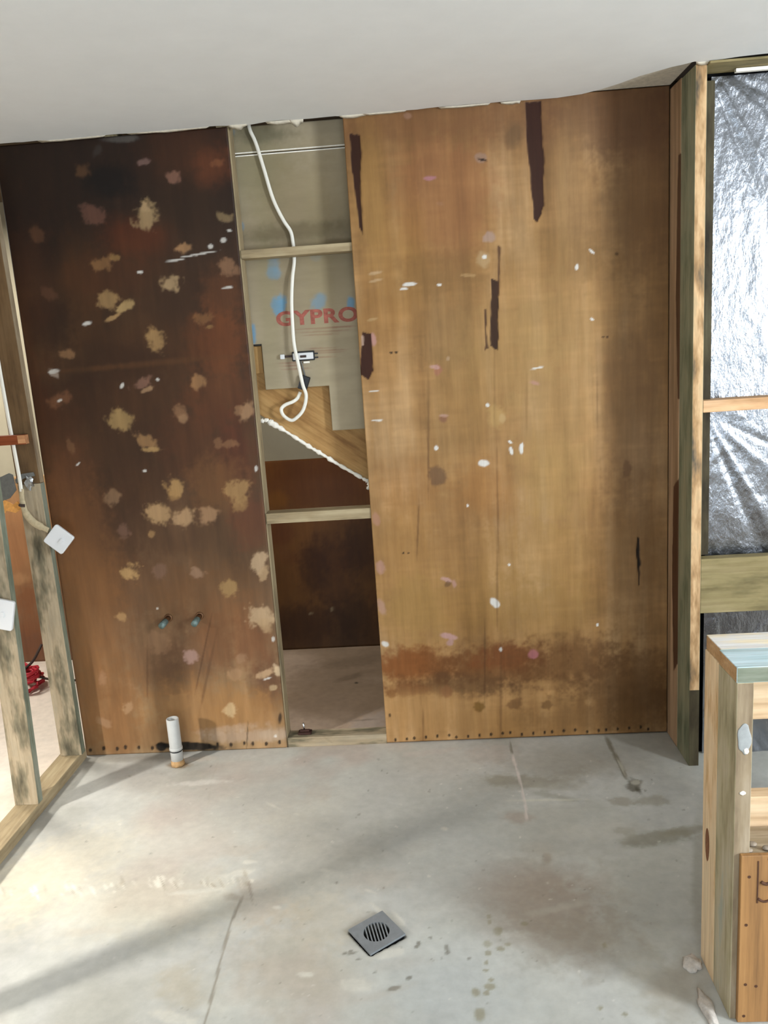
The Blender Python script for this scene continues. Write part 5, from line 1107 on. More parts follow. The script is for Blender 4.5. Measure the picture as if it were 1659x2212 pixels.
FAR_MARKS = [
(-0.568,0.927,0.2679,-0.0158,-0.0123,-0.1487,'5c2a08',0.4,0.6,0.4,0.0),
(-0.798,0.841,0.0542,-0.0031,-0.0042,-0.0449,'7a4c14',0.6,0.5,0.3,0.0),
(-0.765,0.522,0.0625,-0.0034,-0.0032,-0.0359,'5a3414',0.6,0.5,0.4,0.0),
(-0.8,0.549,0.035,-0.0019,-0.0043,-0.0461,'6a4422',0.5,0.5,0.4,0.0),
(-0.791,0.367,0.0705,-0.0037,-0.0021,-0.0234,'5e3c18',0.6,0.4,0.4,0.0),
(-0.516,0.34,0.1002,-0.0053,-0.0081,-0.1044,'4c2c14',0.6,0.6,0.5,0.0),
(-0.527,0.521,0.149,-0.0082,-0.0081,-0.1027,'44200a',0.5,0.6,0.4,0.0),
(-0.633,0.45,0.075,-0.004,-0.0131,-0.1557,'2a1004',0.6,0.6,0.4,0.0),
(-0.735,0.14,0.2283,-0.0116,-0.0093,-0.1067,'2a1206',0.6,0.6,0.4,0.0),
(-0.427,0.177,0.1258,-0.0064,-0.0097,-0.1325,'2e1a0a',0.6,0.6,0.4,0.0),
(-0.374,0.564,0.0988,-0.0055,-0.0111,-0.1535,'2e1608',0.6,0.6,0.4,0.0),
(-0.814,0.665,0.0745,-0.0042,-0.0071,-0.0762,'5a2c14',0.5,0.5,0.4,0.0),
(-0.674,0.203,0.0076,-0.0004,-0.0007,-0.0079,'8c7c60',0.7,0.4,0.4,0.0),
(-0.556,0.221,0.0076,-0.0004,-0.0006,-0.0079,'8c7c60',0.7,0.4,0.4,0.0),
(-2.261,0.849,0.1019,-0.0058,-0.0125,-0.0763,'a87850',0.5,0.6,0.5,0.0),
(-2.265,0.669,0.1027,-0.0057,-0.0253,-0.1558,'926240',0.5,0.6,0.5,0.0),
(-2.234,0.377,0.052,-0.0027,-0.0126,-0.0797,'7a4420',0.5,0.6,0.5,0.0),
(-2.276,0.109,0.1054,-0.0052,-0.0173,-0.1091,'70442c',0.6,0.6,0.4,0.0),
(-2.228,0.243,0.0785,-0.004,-0.0127,-0.0807,'80502e',0.5,0.6,0.5,0.0),
(-2.269,0.485,0.0518,-0.0028,-0.0051,-0.0315,'a47a54',0.6,0.5,0.5,0.0),]
RIGHT_TEARS = [([(-0.2102,2.3423),(-0.1695,2.3362),(-0.1689,2.2763),(-0.18,2.1685),(-0.1813,2.0583),(-0.1855,1.9996),(-0.1952,2.0275),(-0.1978,2.107),(-0.208,2.2174),(-0.206,2.3099)],'32160b',0.97,2,-1.6),([(0.4107,2.397),(0.4666,2.3956),(0.4685,2.2888),(0.4725,2.1971),(0.4671,2.0505),(0.4548,2.02),(0.4409,1.9942),(0.4284,2.014),(0.4204,2.1857),(0.4135,2.2779)],'34180e',0.97,2,-1.6),([(0.269,1.8143),(0.2987,1.8025),(0.2914,1.652),(0.2844,1.5572),(0.2561,1.5742),(0.264,1.6869)],'30170c',0.95,2,-1.4),([(0.2984,1.9283),(0.3097,1.9195),(0.2984,1.7504),(0.2901,1.7509)],'4a2c1c',0.85,2,-1),([(0.2412,1.7083),(0.2496,1.7077),(0.2461,1.6217),(0.2508,1.5679),(0.2386,1.5619)],'4a2e1e',0.9,2,-1),([(-0.2083,1.6571),(-0.1798,1.6468),(-0.1779,1.5742),(-0.1803,1.5148),(-0.1985,1.4783),(-0.2167,1.4915),(-0.2334,1.5011),(-0.2221,1.5856)],'36160a',0.97,2,-1.6),([(-0.2146,1.6424),(-0.206,1.6419),(-0.2083,1.61),(-0.2172,1.6055)],'c4a490',0.7,2,0),([(0.791,0.8194),(0.7998,0.8153),(0.803,0.7082),(0.7975,0.6226),(0.794,0.6303),(0.7873,0.7461)],'140c06',0.97,1.5,-1.5)]
RETURN_TEARS = [([(-0.0915,2.1676),(-0.1362,2.1654),(-0.1763,1.3541),(-0.1038,1.346),(-0.0753,1.7043)],'4e3222',0.85,2,-1),([(-0.0609,1.0221),(-0.1365,1.0692),(-0.1359,0.3588),(-0.0741,0.2953),(-0.0502,0.6615)],'4e2c1a',0.9,2,-1)]

# ------------------------------------------------------------ materials
ply_m = mat_painted('old_plywood', .6, (60, 60, 5), .18, .2, .2)
ply_dark = mat_painted('stained_plywood', .55, (40, 40, 5), .2, .3, .25)
floor_m = mat_painted('concrete', .52, (28, 28, 28), .16, .4, .35)
board_m = mat_painted('board_paper', .85, (9, 9, 30), .12, .2, .1)
white_m = plain('white_plaster', 'e6e6e4', .9, spec=.2, var=.02, scale=8)
wall_m = plain('room_plaster', 'd8d4cc', .9, spec=.2, var=.03, scale=5)
paper_m = plain('torn_paper', 'cfc6b4', .9, spec=.2, var=.15, scale=60)
black_m = plain('black_void', '0a0a09', .9, spec=.1, var=.3, scale=20)
cable_m = plain('white_cable_sheath', 'e8e4d8', .45)
plate_m = plain('white_switch_plastic', 'd8d8d8', .2)
blackpl = plain('black_plastic', '101012', .45)
foam_m = plain('white_filler', 'efe9dc', .85, spec=.2, var=.08, scale=90)
pvc_m = plain('grey_white_pvc', 'b9b9b6', .45, var=.05, scale=30)
rust_m = plain('rusty_stain', 'b08c60', .9, var=.3, scale=60)
copper_m = plain('verdigris_copper', '6a7c78', .5, .3, var=.25, scale=120)
copper2_m = plain('dull_copper', '6a4a30', .5, .6, var=.25, scale=120)
drain_m = plain('grey_grate', '7c7f81', .55, .15, var=.1, scale=50)
red_m = plain('red_cord', 'b01c2c', .6)
darkcord_m = plain('dark_cord', '3a2a22', .7)
rustmetal_m = plain('rusted_steel', '3a2018', .7, .3, var=.4, scale=150)
zinc_m = plain('shiny_zinc', 'c8ccd0', .22, 1.0, var=.15, scale=90)
grey_m = plain('grey_strap', '6c6c68', .6, .3, var=.15, scale=60)
rag_m = plain('beige_sleeve', 'b8a888', .8, var=.15, scale=90)
gold_m = plain('orange_flake', 'd89a50', .8, var=.2, scale=90)
redink = plain('faded_red_ink', '9c5c50', .9, spec=.1, var=.25, scale=70)
dirt_m = plain('dusty_crumb', '8e8070', .95, var=.3, scale=90)
rubble_m = plain('mortar_crumb', 'bfb6ac', .9, var=.2, scale=80)

# foil: crumpled reflective sarking
foil_m, nt, b = nodes_of('silver_foil')
b.inputs['Base Color'].default_value = (.25, .262, .284, 1); b.inputs['Metallic'].default_value = 1; b.inputs['Roughness'].default_value = .27
_v = coords(nt, (60, 60, 30)); _n = noise(nt, _v, 1.0, 5, .62)
_v2 = coords(nt, (12, 12, 7)); _n2 = noise(nt, _v2, 1.0, 3, .5)
_ad = nt.nodes.new('ShaderNodeMath'); _ad.operation = 'ADD'; nt.links.new(_n, _ad.inputs[0]); nt.links.new(_n2, _ad.inputs[1])
bump(nt, b, _ad.outputs[0], .75, .004)

# ------------------------------------------------------------ floor
RIGHT_GAIN, LEFT_GAIN, FLOOR_GAIN, FAR_GAIN, BOARD_GAIN = .86, .92, 1.14, 1.2, .95
DRAIN = (-.212, -1.10); DR_A = math.radians(36)
def floor_base(U, V):
    n = fbm(U*2.2+3, V*2.2+1, 41, 4); n2 = fbm(U*9, V*9, 51, 3); n3 = fbm(U*5+U*2-V*5, V*5+U*3, 61, 3)
    room = grad(n, [(.25, 'a2a097'), (.45, 'aeada7'), (.6, 'b4b3ab'), (.75, 'b0a69c')])
    left = grad(n, [(.3, 'd6c8b8'), (.6, 'e2d6c8')]); void = grad(n, [(.3, '9a846e'), (.6, 'b09a86')])
    kl = sstep(-1.50, -1.60, U)[:, None]*1.0; kv = (sstep(-.02, .05, V)*(1-sstep(-1.5, -1.58, U)))[:, None]
    c = room*(1-kl)+left*kl; c = c*(1-kv)+void*kv
    c = c*(1+.22*(n2-.5)+.16*(n3-.5))[:, None]*FLOOR_GAIN
    r = (n2-.5)*.0012
    apply_marks(U, V, c, r, FLOOR_MARKS, FLOOR_GAIN)
    # the hole under the grate, and the broken mortar round it
    du = (U-DRAIN[0])*math.cos(DR_A)+(V-DRAIN[1])*math.sin(DR_A); dv = -(U-DRAIN[0])*math.sin(DR_A)+(V-DRAIN[1])*math.cos(DR_A)
    q = np.maximum(np.abs(du), np.abs(dv))
    rim = (1-sstep(.055, .085, q+(n3-.5)*.03))*.35; c = c*(1-rim[:, None]) + np.array(lin('9c988a'))*rim[:, None]
    hole = 1-sstep(.050, .060, q); c = c*(1-hole[:, None])+np.array(lin('15140f'))*hole[:, None]; r = r - hole*.03
    return c, r
floor = sheet('floor', -2.6, 1.3, -1.78, 1.13, .0054, lambda U, V, r: (U, V, r), None, floor_base, floor_m)
tag(floor, 'bare grey concrete floor with stains and cracks', kind='structure')
slab_m = plain('concrete_slab', 'b4ab9c', .8, var=.06, scale=6)
bm = bmesh.new()
for x0, x1, y0, y1 in [(-4.7, -2.6, -4.7, 1.2), (1.3, 4.7, -4.7, 1.2), (-2.6, 1.3, -4.7, -1.78)]:
    add_box(bm, (x0, y0, -.06), (x1, y1, 0))
mesh_obj('slab', bm, slab_m, floor)

# ------------------------------------------------------------ ceiling (ragged plasterboard edge along the wall)
ceil = empty('ceiling', (0, 0, 2.4)); tag(ceil, 'white plasterboard ceiling with a torn edge at the wall', kind='structure')
edge = [(-4.7, -.012), (-1.6, -.014)]
x = -1.58
while x < .50:
    y = -.014 + rnd.uniform(-.008, .006)
    if -.63 < x < -.54 or -.23 < x < -.14: y += .016
    edge.append((x, y)); x += rnd.uniform(.02, .07)
edge += [(.52, -.010), (.60, -.030), (.66, -.070), (.71, -.120), (.755, -.178), (.80, -.215), (.838, -.246), (.87, -.262), (.898, -.282), (.93, -.272), (.956, -.277), (1.03, -.293), (1.10, -.300), (1.3, -.30), (4.7, -.30)]
bm = bmesh.new()
lo = [bm.verts.new((x, y, 0)) for x, y in edge]; fl = [bm.verts.new((x, -4.7, 0)) for x, y in edge]
up = [bm.verts.new((x, y+.001, .012)) for x, y in edge]
for k in range(len(edge)-1):
    bm.faces.new((lo[k], fl[k], fl[k+1], lo[k+1])); f = bm.faces.new((lo[k], lo[k+1], up[k+1], up[k])); f.material_index = 1
bmesh.ops.recalc_face_normals(bm, faces=bm.faces)
mesh_obj('plasterboard_sheet', bm, [white_m, paper_m], ceil, (0, 0, 2.4))
bm = bmesh.new(); add_box(bm, (-4.75, -4.75, 2.43), (4.75, 1.25, 2.47)); mesh_obj('upper_floor_deck', bm, plain('dark_deck', '5a4a36', .9, var=.2, scale=4), ceil)
bm = bmesh.new(); cs = [bm.verts.new((x, y, 0)) for x, y in [(.45, -.004), (.52, -.012), (.60, -.032), (.66, -.072), (.71, -.122), (.755, -.180), (.80, -.217), (.838, -.248), (.87, -.264), (.906, -.28), (.906, -.002)]]
bm.faces.new(cs); ex = bmesh.ops.extrude_face_region(bm, geom=list(bm.faces))
for v in [g for g in ex['geom'] if isinstance(g, bmesh.types.BMVert)]: v.co.z += .01
bmesh.ops.recalc_face_normals(bm, faces=bm.faces)
mesh_obj('torn_corner', bm, paper_m, ceil, (0, 0, 2.4135))
# flakes of torn paper hanging from the edge
def flake(x, y, w, d, drop):
    bm = bmesh.new(); n = 7; top = []; bot = []
    for k in range(n):
        t = k/(n-1); j = rnd.uniform(-.3, .3)*drop
        top.append(bm.verts.new((w*(t-.5), 0, .002))); bot.append(bm.verts.new((w*(t-.5)*.9, d*(1+j*8), -drop*math.sin(math.pi*(.15+.7*t))-j)))
    for k in range(n-1): bm.faces.new((top[k], top[k+1], bot[k+1], bot[k]))
    r = bmesh.ops.extrude_face_region(bm, geom=list(bm.faces))
    for v in [g for g in r['geom'] if isinstance(g, bmesh.types.BMVert)]: v.co.z -= .0015
    bmesh.ops.recalc_face_normals(bm, faces=bm.faces)
    return mesh_obj('paper_flake', bm, paper_m, ceil, (x, y, 2.4), smooth=True)
for a in [(-.60, -.012, .07, .01, .012), (-.39, -.012, .05, .012, .02), (-.44, -.012, .12, .008, .008), (-.19, -.014, .10, .008, .007), (-.08, -.014, .16, .006, .005), (.36, -.010, .07, .01, .007), (.20, -.012, .18, .006, .004), (-1.2, -.014, .25, .006, .005), (-.85, -.014, .3, .006, .004), (.93, -.275, .05, .008, .006)]:
    flake(*a)

# ------------------------------------------------------------ back wall: framing and two plywood sheets
wb = empty('wall_back'); tag(wb, 'back wall of old plywood sheets on timber framing with an open bay', kind='structure')
def left_base(U, V):
    n = fbm(U*5, V*2.0, 71, 4); n2 = fbm(U*24, V*4, 81, 3); n3 = fbm(U*8+2, V*8, 91, 4)
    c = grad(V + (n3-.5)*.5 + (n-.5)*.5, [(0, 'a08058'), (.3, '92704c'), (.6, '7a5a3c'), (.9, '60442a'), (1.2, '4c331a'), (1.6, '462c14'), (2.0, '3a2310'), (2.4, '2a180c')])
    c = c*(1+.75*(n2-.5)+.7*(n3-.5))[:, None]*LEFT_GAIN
    r = np.zeros(len(U)); apply_marks(U, V, c, r, LEFT_MARKS, LEFT_GAIN)
    c = c*.95 + (c@np.array([.3, .6, .1]))[:, None]*.05; c = c*(1+.3*(fbm(U*30, V*6, 201, 3)-.5))[:, None]
    return c, r
front = lambda U, V, r: (U, -r, V)
lp = sheet('plywood_panel', -1.492, -.642, .002, 2.398, .0045, front, (0, .012, 0), left_base, ply_dark, wb)
tag(lp, 'dark stained plywood sheet spotted with torn pale patches')
def right_base(U, V):
    n = fbm(U*16, V*1.4, 101, 4); n2 = fbm(U*4, V*2.6, 111, 4); n3 = fbm(U*3+V*.5, V*40, 121, 2)
    c = grad(n*.55+n2*.45, [(.25, '8c6639'), (.42, 'a07748'), (.55, 'ac8353'), (.7, 'b89265')])
    k = sstep(.55, .85, U)[:, None]*.30; c = c*(1-k)+np.array(lin('6e5034'))*k  # darker to the right: the return's shade put into the colour
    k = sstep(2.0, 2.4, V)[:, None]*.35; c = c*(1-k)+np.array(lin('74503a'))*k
    n4 = vnoise(U*23+fbm(U*3, V*1.5, 191, 2)*2, V*.9, 192); n5 = fbm(U*9, V*70, 193, 2); n6 = fbm(U*13, V*13, 194, 4)
    c = c*(1+.26*(n-.5)+.10*(n3-.5)+.30*(n4-.5)+.22*(n5-.5)*(n6 > .45)+.42*(n6-.5))[:, None]*RIGHT_GAIN
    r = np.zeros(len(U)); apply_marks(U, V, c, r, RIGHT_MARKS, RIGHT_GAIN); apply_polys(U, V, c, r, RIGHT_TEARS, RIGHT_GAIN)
    return c, r
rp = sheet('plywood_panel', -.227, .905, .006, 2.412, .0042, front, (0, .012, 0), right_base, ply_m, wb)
tag(rp, 'golden brown plywood sheet with dark torn veneer strips')
tz = lambda t: wood(t, 2); tx = lambda t: wood(t, 0); ty = lambda t: wood(t, 1)
box('stud', (-.683, .0125, 0), (-.6375, .084, 2.42), tz('yellow'), wb)
box('stud', (-.226, .0125, 0), (-.181, .084, 2.42), tz('weathered'), wb)
box('stud', (-1.09, .0125, 0), (-1.045, .084, 2.42), tz('weathered'), wb)
box('stud', (.34, .0125, 0), (.385, .084, 2.42), tz('weathered'), wb)
box('bottom_plate', (-.637, .003, 0), (-.2265, .070, .042), tx('mouldy'), wb)
n1 = box('noggin', (-.637, .008, 1.948), (-.2265, .078, 1.978), tx('yellow'), wb, lean=(0, 0))
n2 = box('noggin', (-.637, .004, .950), (-.2265, .073, .991), tx('yellow'), wb)
bm = bmesh.new(); add_box(bm, (.93, .02, 0), (.95, 1.12, 2.43)); mesh_obj('side_panel', bm, tz('darkstud'), wb)
tag(wb.children[-1], None)

# ------------------------------------------------------------ far wall behind the bay and in the next room
wf = empty('wall_far', (0, 1.12, 0)); tag(wf, 'far wall of dark plywood below grey plaster', kind='structure')
def far_base(U, V):
    n = fbm(U*6, V*2, 131, 4); n3 = fbm(U*7, V*7, 141, 3)
    c = grad(V+(n-.5)*.4, [(0, '48301a'), (.3, '5a3a18'), (.8, '66401a'), (1.05, '6c4014')])
    k = sstep(-1.25, -1.5, U)[:, None]; c2 = grad(V+(n-.5)*.3, [(0, '70503c'), (.3, '785840'), (.6, '86603f'), (.9, '8e6846'), (1.05, 'a88458')]); c = c*(1-k)+c2*k
    c = c*(1+.5*(n-.5)+.3*(n3-.5))[:, None]*FAR_GAIN
    r = np.zeros(len(U)); apply_marks(U, V, c, r, FAR_MARKS, FAR_GAIN); return c, r
sheet('plywood_panel', -2.6, .93, 0, 1.05, .012, lambda U, V, r: (U, 1.12-r, V), (0, .01, 0), far_base, ply_dark, wf)
grey_pl = plain('grey_plaster', 'a39a84', .9, var=.05, scale=6)
box('plaster_panel', (-4.7, 1.121, 1.045), (.93, 1.16, 2.43), grey_pl, wf)
box('plywood_strip', (-4.7, 1.122, 0), (-2.6, 1.16, 1.045), tz('redbrown'), wf)
# rooms beyond the frame: the shell
for nm, lo, hi in [('wall_outer_left', (-4.78, -4.75, 0), (-4.7, 1.2, 2.43)), ('wall_front', (-4.75, -4.78, 0), (4.75, -4.7, 2.43)), ('wall_outer_right', (4.7, -4.75, 0), (4.78, -.1, 2.43))]:
    tag(box(nm, lo, hi, wall_m, bev=0), 'plain plastered wall outside the view', kind='structure')

# ------------------------------------------------------------ the back of the stair: board, stringer, filler
sb = empty('plasterboard', (-.43, .10, 1.29)); tag(sb, 'back of grey plasterboard cut in steps with blue daubs and red print', 'plasterboard')
def board_base(U, V):
    n = fbm(U*3, V*2, 151, 4); n2 = fbm(U*2, V*30, 161, 3)
    c = grad(n, [(.3, '9a8c72'), (.5, 'a6987e'), (.7, 'aea086')])*(1+.14*(n2-.5))[:, None]*BOARD_GAIN
    r = np.zeros(len(U)); apply_marks(U, V, c, r, BOARD_MARKS, BOARD_GAIN); return c, r
def stepped(u, v):
    return ((u > -.611) & (v > 1.465) & (u < -.3625)) | ((u >= -.3625) & (v > 1.290)) | ((v > 1.640))
bp = lambda U, V, r: (U, .10+0*U, V)
sheet('lower_sheet', -.690, -.180, 1.290, 2.321, .0025*1.4, bp, (0, .010, 0), board_base, board_m, sb, keep=stepped, back=True)
sheet('upper_sheet', -.690, -.180, 2.3265, 2.42, .0045, bp, (0, .010, 0), board_base, board_m, sb, back=True)
box('paper_edge', (-.69, .0985, 2.3185), (-.18, .1005, 2.3225), foam_m, sb, bev=0); box('paper_edge', (-.69, .0985, 2.3285), (-.18, .1005, 2.3325), foam_m, sb, bev=0)
fc = bpy.data.curves.new('red_print', 'FONT'); fc.body = 'GYPROC'; fc.size = .072; fc.extrude = .0002; fc.offset = .0026; fc.space_character = 1.06
fo = bpy.data.objects.new('red_print', fc); link(fo, sb); fc.materials.append(redink)
bpy.context.view_layer.update()
wd = fo.dimensions.copy()
_tm = bpy.data.meshes.new_from_object(fo); bpy.data.objects.remove(fo); fo = bpy.data.objects.new('red_print', _tm); link(fo, sb)
if not _tm.materials: _tm.materials.append(redink)
fo.rotation_euler = (math.pi/2, 0, 0); fo.scale = (.383/max(.01, wd.x), 1.0, 1.0); fo.location = Vector((-.545, .0994, 1.7035)) - Vector((-.43, .10, 1.29))
tag(fo, 'faded red lettering on the board')

ss = empty('staircase', (-.43, .13, 1.2)); tag(ss, 'diagonal timber stair stringer behind the plasterboard sealed with white filler', 'staircase')
def slab_xz(name, pts, y0, y1, mat, parent):
    c = Vector((sum(p[0] for p in pts)/len(pts), (y0+y1)/2, sum(p[1] for p in pts)/len(pts)))
    bm = bmesh.new(); A = [bm.verts.new((p[0]-c.x, y0-c.y, p[1]-c.z)) for p in pts]; B = [bm.verts.new((p[0]-c.x, y1-c.y, p[1]-c.z)) for p in pts]
    bm.faces.new(A); bm.faces.new(list(reversed(B)))
    for k in range(len(pts)): bm.faces.new((A[k], B[k], B[(k+1) % len(pts)], A[(k+1) % len(pts)]))
    bmesh.ops.recalc_face_normals(bm, faces=bm.faces)
    return mesh_obj(name, bm, mat, parent, c)
# stringer: built along its own length so its grain runs with it
ang = math.atan2(1.077-1.341, -.24+.611)
def bar_dir(name, p0, length, w, y0, y1, a, mat, parent):
    bm = bmesh.new(); add_box(bm, (0, y0-(y0+y1)/2, 0), (length, y1-(y0+y1)/2, w)); bmesh.ops.bevel(bm, geom=list(bm.edges), offset=.002, segments=1, affect='EDGES')
    o = mesh_obj(name, bm, mat, parent, (p0[0], (y0+y1)/2, p0[1])); o.rotation_euler = (0, -a, 0); return o
L0 = (-.80, 1.341-(-.80+.611)*math.tan(-ang)) if False else (-.80, 1.341+(-.611+.80)*math.tan(-ang))
bar_dir('stringer', L0, .85, .30, .126, .165, ang, tx('stair'), ss)
# treads and risers that rest on it, running back to the far wall
for k in range(4):
    x0 = -.86+k*.248; z0 = 1.64-k*.178
    if z0 < 1.2 or True: continue
    box('tread', (x0, .165, z0), (x0+.27, 1.10, z0+.022), tx('stair'), ss)
    box('riser', (x0+.235, .165, z0-.178), (x0+.25, 1.10, z0), tx('stair'), ss)
# soffit under the flight keeps the space below dark
bm = bmesh.new(); add_box(bm, (0, -.47, 0), (.85, .47, .012)); so_ = mesh_obj('soffit', bm, grey_pl, ss, (L0[0]-.0, .635, L0[1]+.02)); so_.rotation_euler = (0, -ang, 0)
box('landing_block', (-.684, .118, 1.528), (-.615, .16, 1.632), tz('stair'), ss)
box('packer', (-.684, .118, 1.634), (-.614, .165, 1.644), blackpl, ss, bev=0)
# white filler along the lower edge: lumpy bead
pts = []; rad = []
for k in range(46):
    t = k/45; x = -.672+t*.05 if t < .12 else None
P = [(-.66, 1.343), (-.640, 1.343), (-.618, 1.344), (-.604, 1.333), (-.56, 1.303), (-.50, 1.259), (-.45, 1.222), (-.409, 1.194), (-.36, 1.158), (-.30, 1.118), (-.26, 1.091), (-.236, 1.074), (-.236, 1.055), (-.243, 1.045)]
fp = smooth_path([(x, .121, z) for x, z in P], 6)
fr = [.0055+.0035*math.sin(i*1.7)*math.sin(i*.6)+rnd.uniform(0, .003)+(.006 if 14 < i < 22 else 0) for i in range(len(fp))]
tube('filler_bead', fp, fr, foam_m, ss, seg=8, flat=.8)

# cable and fitting in the bay
pc = empty('power_cable', (-.47, .09, 1.6)); tag(pc, 'white power cable hanging in a loop down the open bay', 'cable')
c1 = smooth_path([(-.578, .088, 2.425), (-.574, .088, 2.40), (-.558, .088, 2.357), (-.537, .087, 2.268), (-.513, .087, 2.161), (-.482, .087, 2.085), (-.458, .088, 2.042), (-.453, .0895, 2.0), (-.4525, .0905, 1.965), (-.455, .089, 1.93), (-.465, .080, 1.874), (-.475, .076, 1.791), (-.479, .075, 1.706), (-.479, .072, 1.628), (-.469, .066, 1.557), (-.458, .062, 1.478), (-.449, .068, 1.433), (-.466, .075, 1.38), (-.496, .078, 1.35), (-.519, .08, 1.342), (-.546, .082, 1.362), (-.553, .084, 1.386), (-.537, .086, 1.402), (-.505, .087, 1.413), (-.486, .088, 1.426), (-.473, .088, 1.448)], 6)
tube('sheath', c1, .0068, cable_m, pc, loc=(-.47, .09, 1.6), seg=10, flat=.72)
dv = empty('electrical_fitting', (-.452, .098, 1.583)); tag(dv, 'small white faced black electrical fitting on the back of the plasterboard', 'fitting')
box('case', (-.494, .0885, 1.566), (-.407, .0995, 1.602), blackpl, dv, bev=.002)
box('cover', (-.490, .084, 1.571), (-.411, .089, 1.596), plate_m, dv, bev=.0015)
box('connector', (-.540, .086, 1.577), (-.523, .0995, 1.595), plate_m, dv, bev=.002)
box('lead', (-.524, .092, 1.582), (-.493, .0975, 1.590), darkcord_m, dv, bev=.001)
for z in (1.575, 1.590): box('prong', (-.408, .091, z-.002), (-.394, .097, z+.003), blackpl, dv, bev=0)
box('lower_tab', (-.452, .088, 1.556), (-.428, .0985, 1.563), foam_m, dv, bev=.001)
box('clip', (-.462, .081, 1.578), (-.438, .086, 1.587), darkcord_m, dv, bev=.001)
jb = empty('junction_sleeve', (-.456, .085, 1.48)); tag(jb, 'black sleeve on the end of the white cable below the fitting', 'connector')
bm = bmesh.new(); add_box(bm, (-.018, -.008, -.027), (.018, .008, .027)); bmesh.ops.bevel(bm, geom=list(bm.edges), offset=.002, segments=1, affect='EDGES')
s_ = mesh_obj('body', bm, blackpl, jb, (-.456, .089, 1.482)); s_.rotation_euler = (0, math.radians(22), 0)
tube('wire', smooth_path([(-.450, .093, 1.506), (-.455, .094, 1.53), (-.463, .094, 1.568)], 5), .003, grey_m, jb, seg=6)

# rusty bracket on the bottom plate
rb = empty('rusty_bracket', (-.57, .04, .042)); tag(rb, 'rusty brown steel bracket on the sole plate of the open bay', 'bracket')
box('base', (-.597, .022, .0425), (-.541, .056, .052), rustmetal_m, rb, bev=.002)
box('lug', (-.590, .03, .051), (-.548, .045, .060), rustmetal_m, rb, bev=.003)
tube('pin', [(-.571, .04, .056), (-.572, .04, .07), (-.5735, .04, .088)], .0035, zinc_m, rb, seg=8)

# ------------------------------------------------------------ left stud wall
wl = empty('wall_left', (-1.53, 0, 0)); tag(wl, 'open timber stud frame on the left', kind='structure')
box('bottom_plate', (-1.577, -2.6, 0), (-1.487, -.012, .043), ty('yellow'), wl)
box('stud', (-1.566, -.076, .0435), (-1.476, -.040, 1.175), tz('mouldy'), wl, faces={'+x': tz('greyedge')})
us = box('stud', (-1.566, -.076, 1.176), (-1.476, -.040, 2.355), tz('brownstud'), wl, faces={'+x': tz('browngrey')}, lean=(-.012, 0)); tag(us, 'dark brown upper length of the far left stud')
box('stud', (-1.576, -.438, .0435), (-1.487, -.402, 2.355), tz('mouldy'), wl, lean=(.03, 0), faces={'+x': tz('greyedge')})
box('stud', (-1.577, -1.56, .0435), (-1.487, -1.515, 2.355), tz('treated'), wl)
box('stud', (-1.577, -2.16, .0435), (-1.487, -2.115, 2.355), tz('treated'), wl)
box('top_plate', (-1.62, -2.6, 2.355), (-1.53, -.012, 2.399), ty('treated'), wl)
nb = box('noggin', (-1.75, -.104, 1.330), (-1.492, -.078, 1.366), tx('redbrown'), wl, faces={'+x': tx('cutend'), '-y': tx('redbrown')})
tag(nb, 'red brown timber offcut with pale cut end')
box('noggin_end', (-1.522, -.1055, 1.334), (-1.4925, -.1040, 1.364), tx('cutend'), wl, bev=0)

# strap and clip on the far stud
st = empty('metal_strap', (-1.52, -.08, 1.17)); tag(st, 'grey metal strap with a shiny clip round the far left stud', 'strap')
slab_xz('band', [(-1.635, 1.205), (-1.588, 1.222), (-1.574, 1.215), (-1.570, 1.155), (-1.600, 1.125), (-1.632, 1.115)], -.083, -.079, grey_m, st)
slab_xz('collar', [(-1.570, 1.195), (-1.540, 1.216), (-1.494, 1.220), (-1.490, 1.206), (-1.535, 1.198), (-1.568, 1.180)], -.081, -.0765, grey_m, st)
bm = bmesh.new(); bmesh.ops.create_icosphere(bm, subdivisions=2, radius=.018)
for v in bm.verts: v.co = Vector((v.co.x*.95, v.co.y*.4, v.co.z*1.5))*(1+.3*math.sin(v.co.x*300+v.co.z*220))
mesh_obj('clip', bm, zinc_m, st, (-1.513, -.083, 1.182), smooth=False)
slab_xz('flake', [(-1.66, 1.10), (-1.62, 1.12), (-1.59, 1.10), (-1.572, 1.112), (-1.556, 1.085), (-1.585, 1.068), (-1.62, 1.078), (-1.66, 1.04)], -.0845, -.080, gold_m, st)

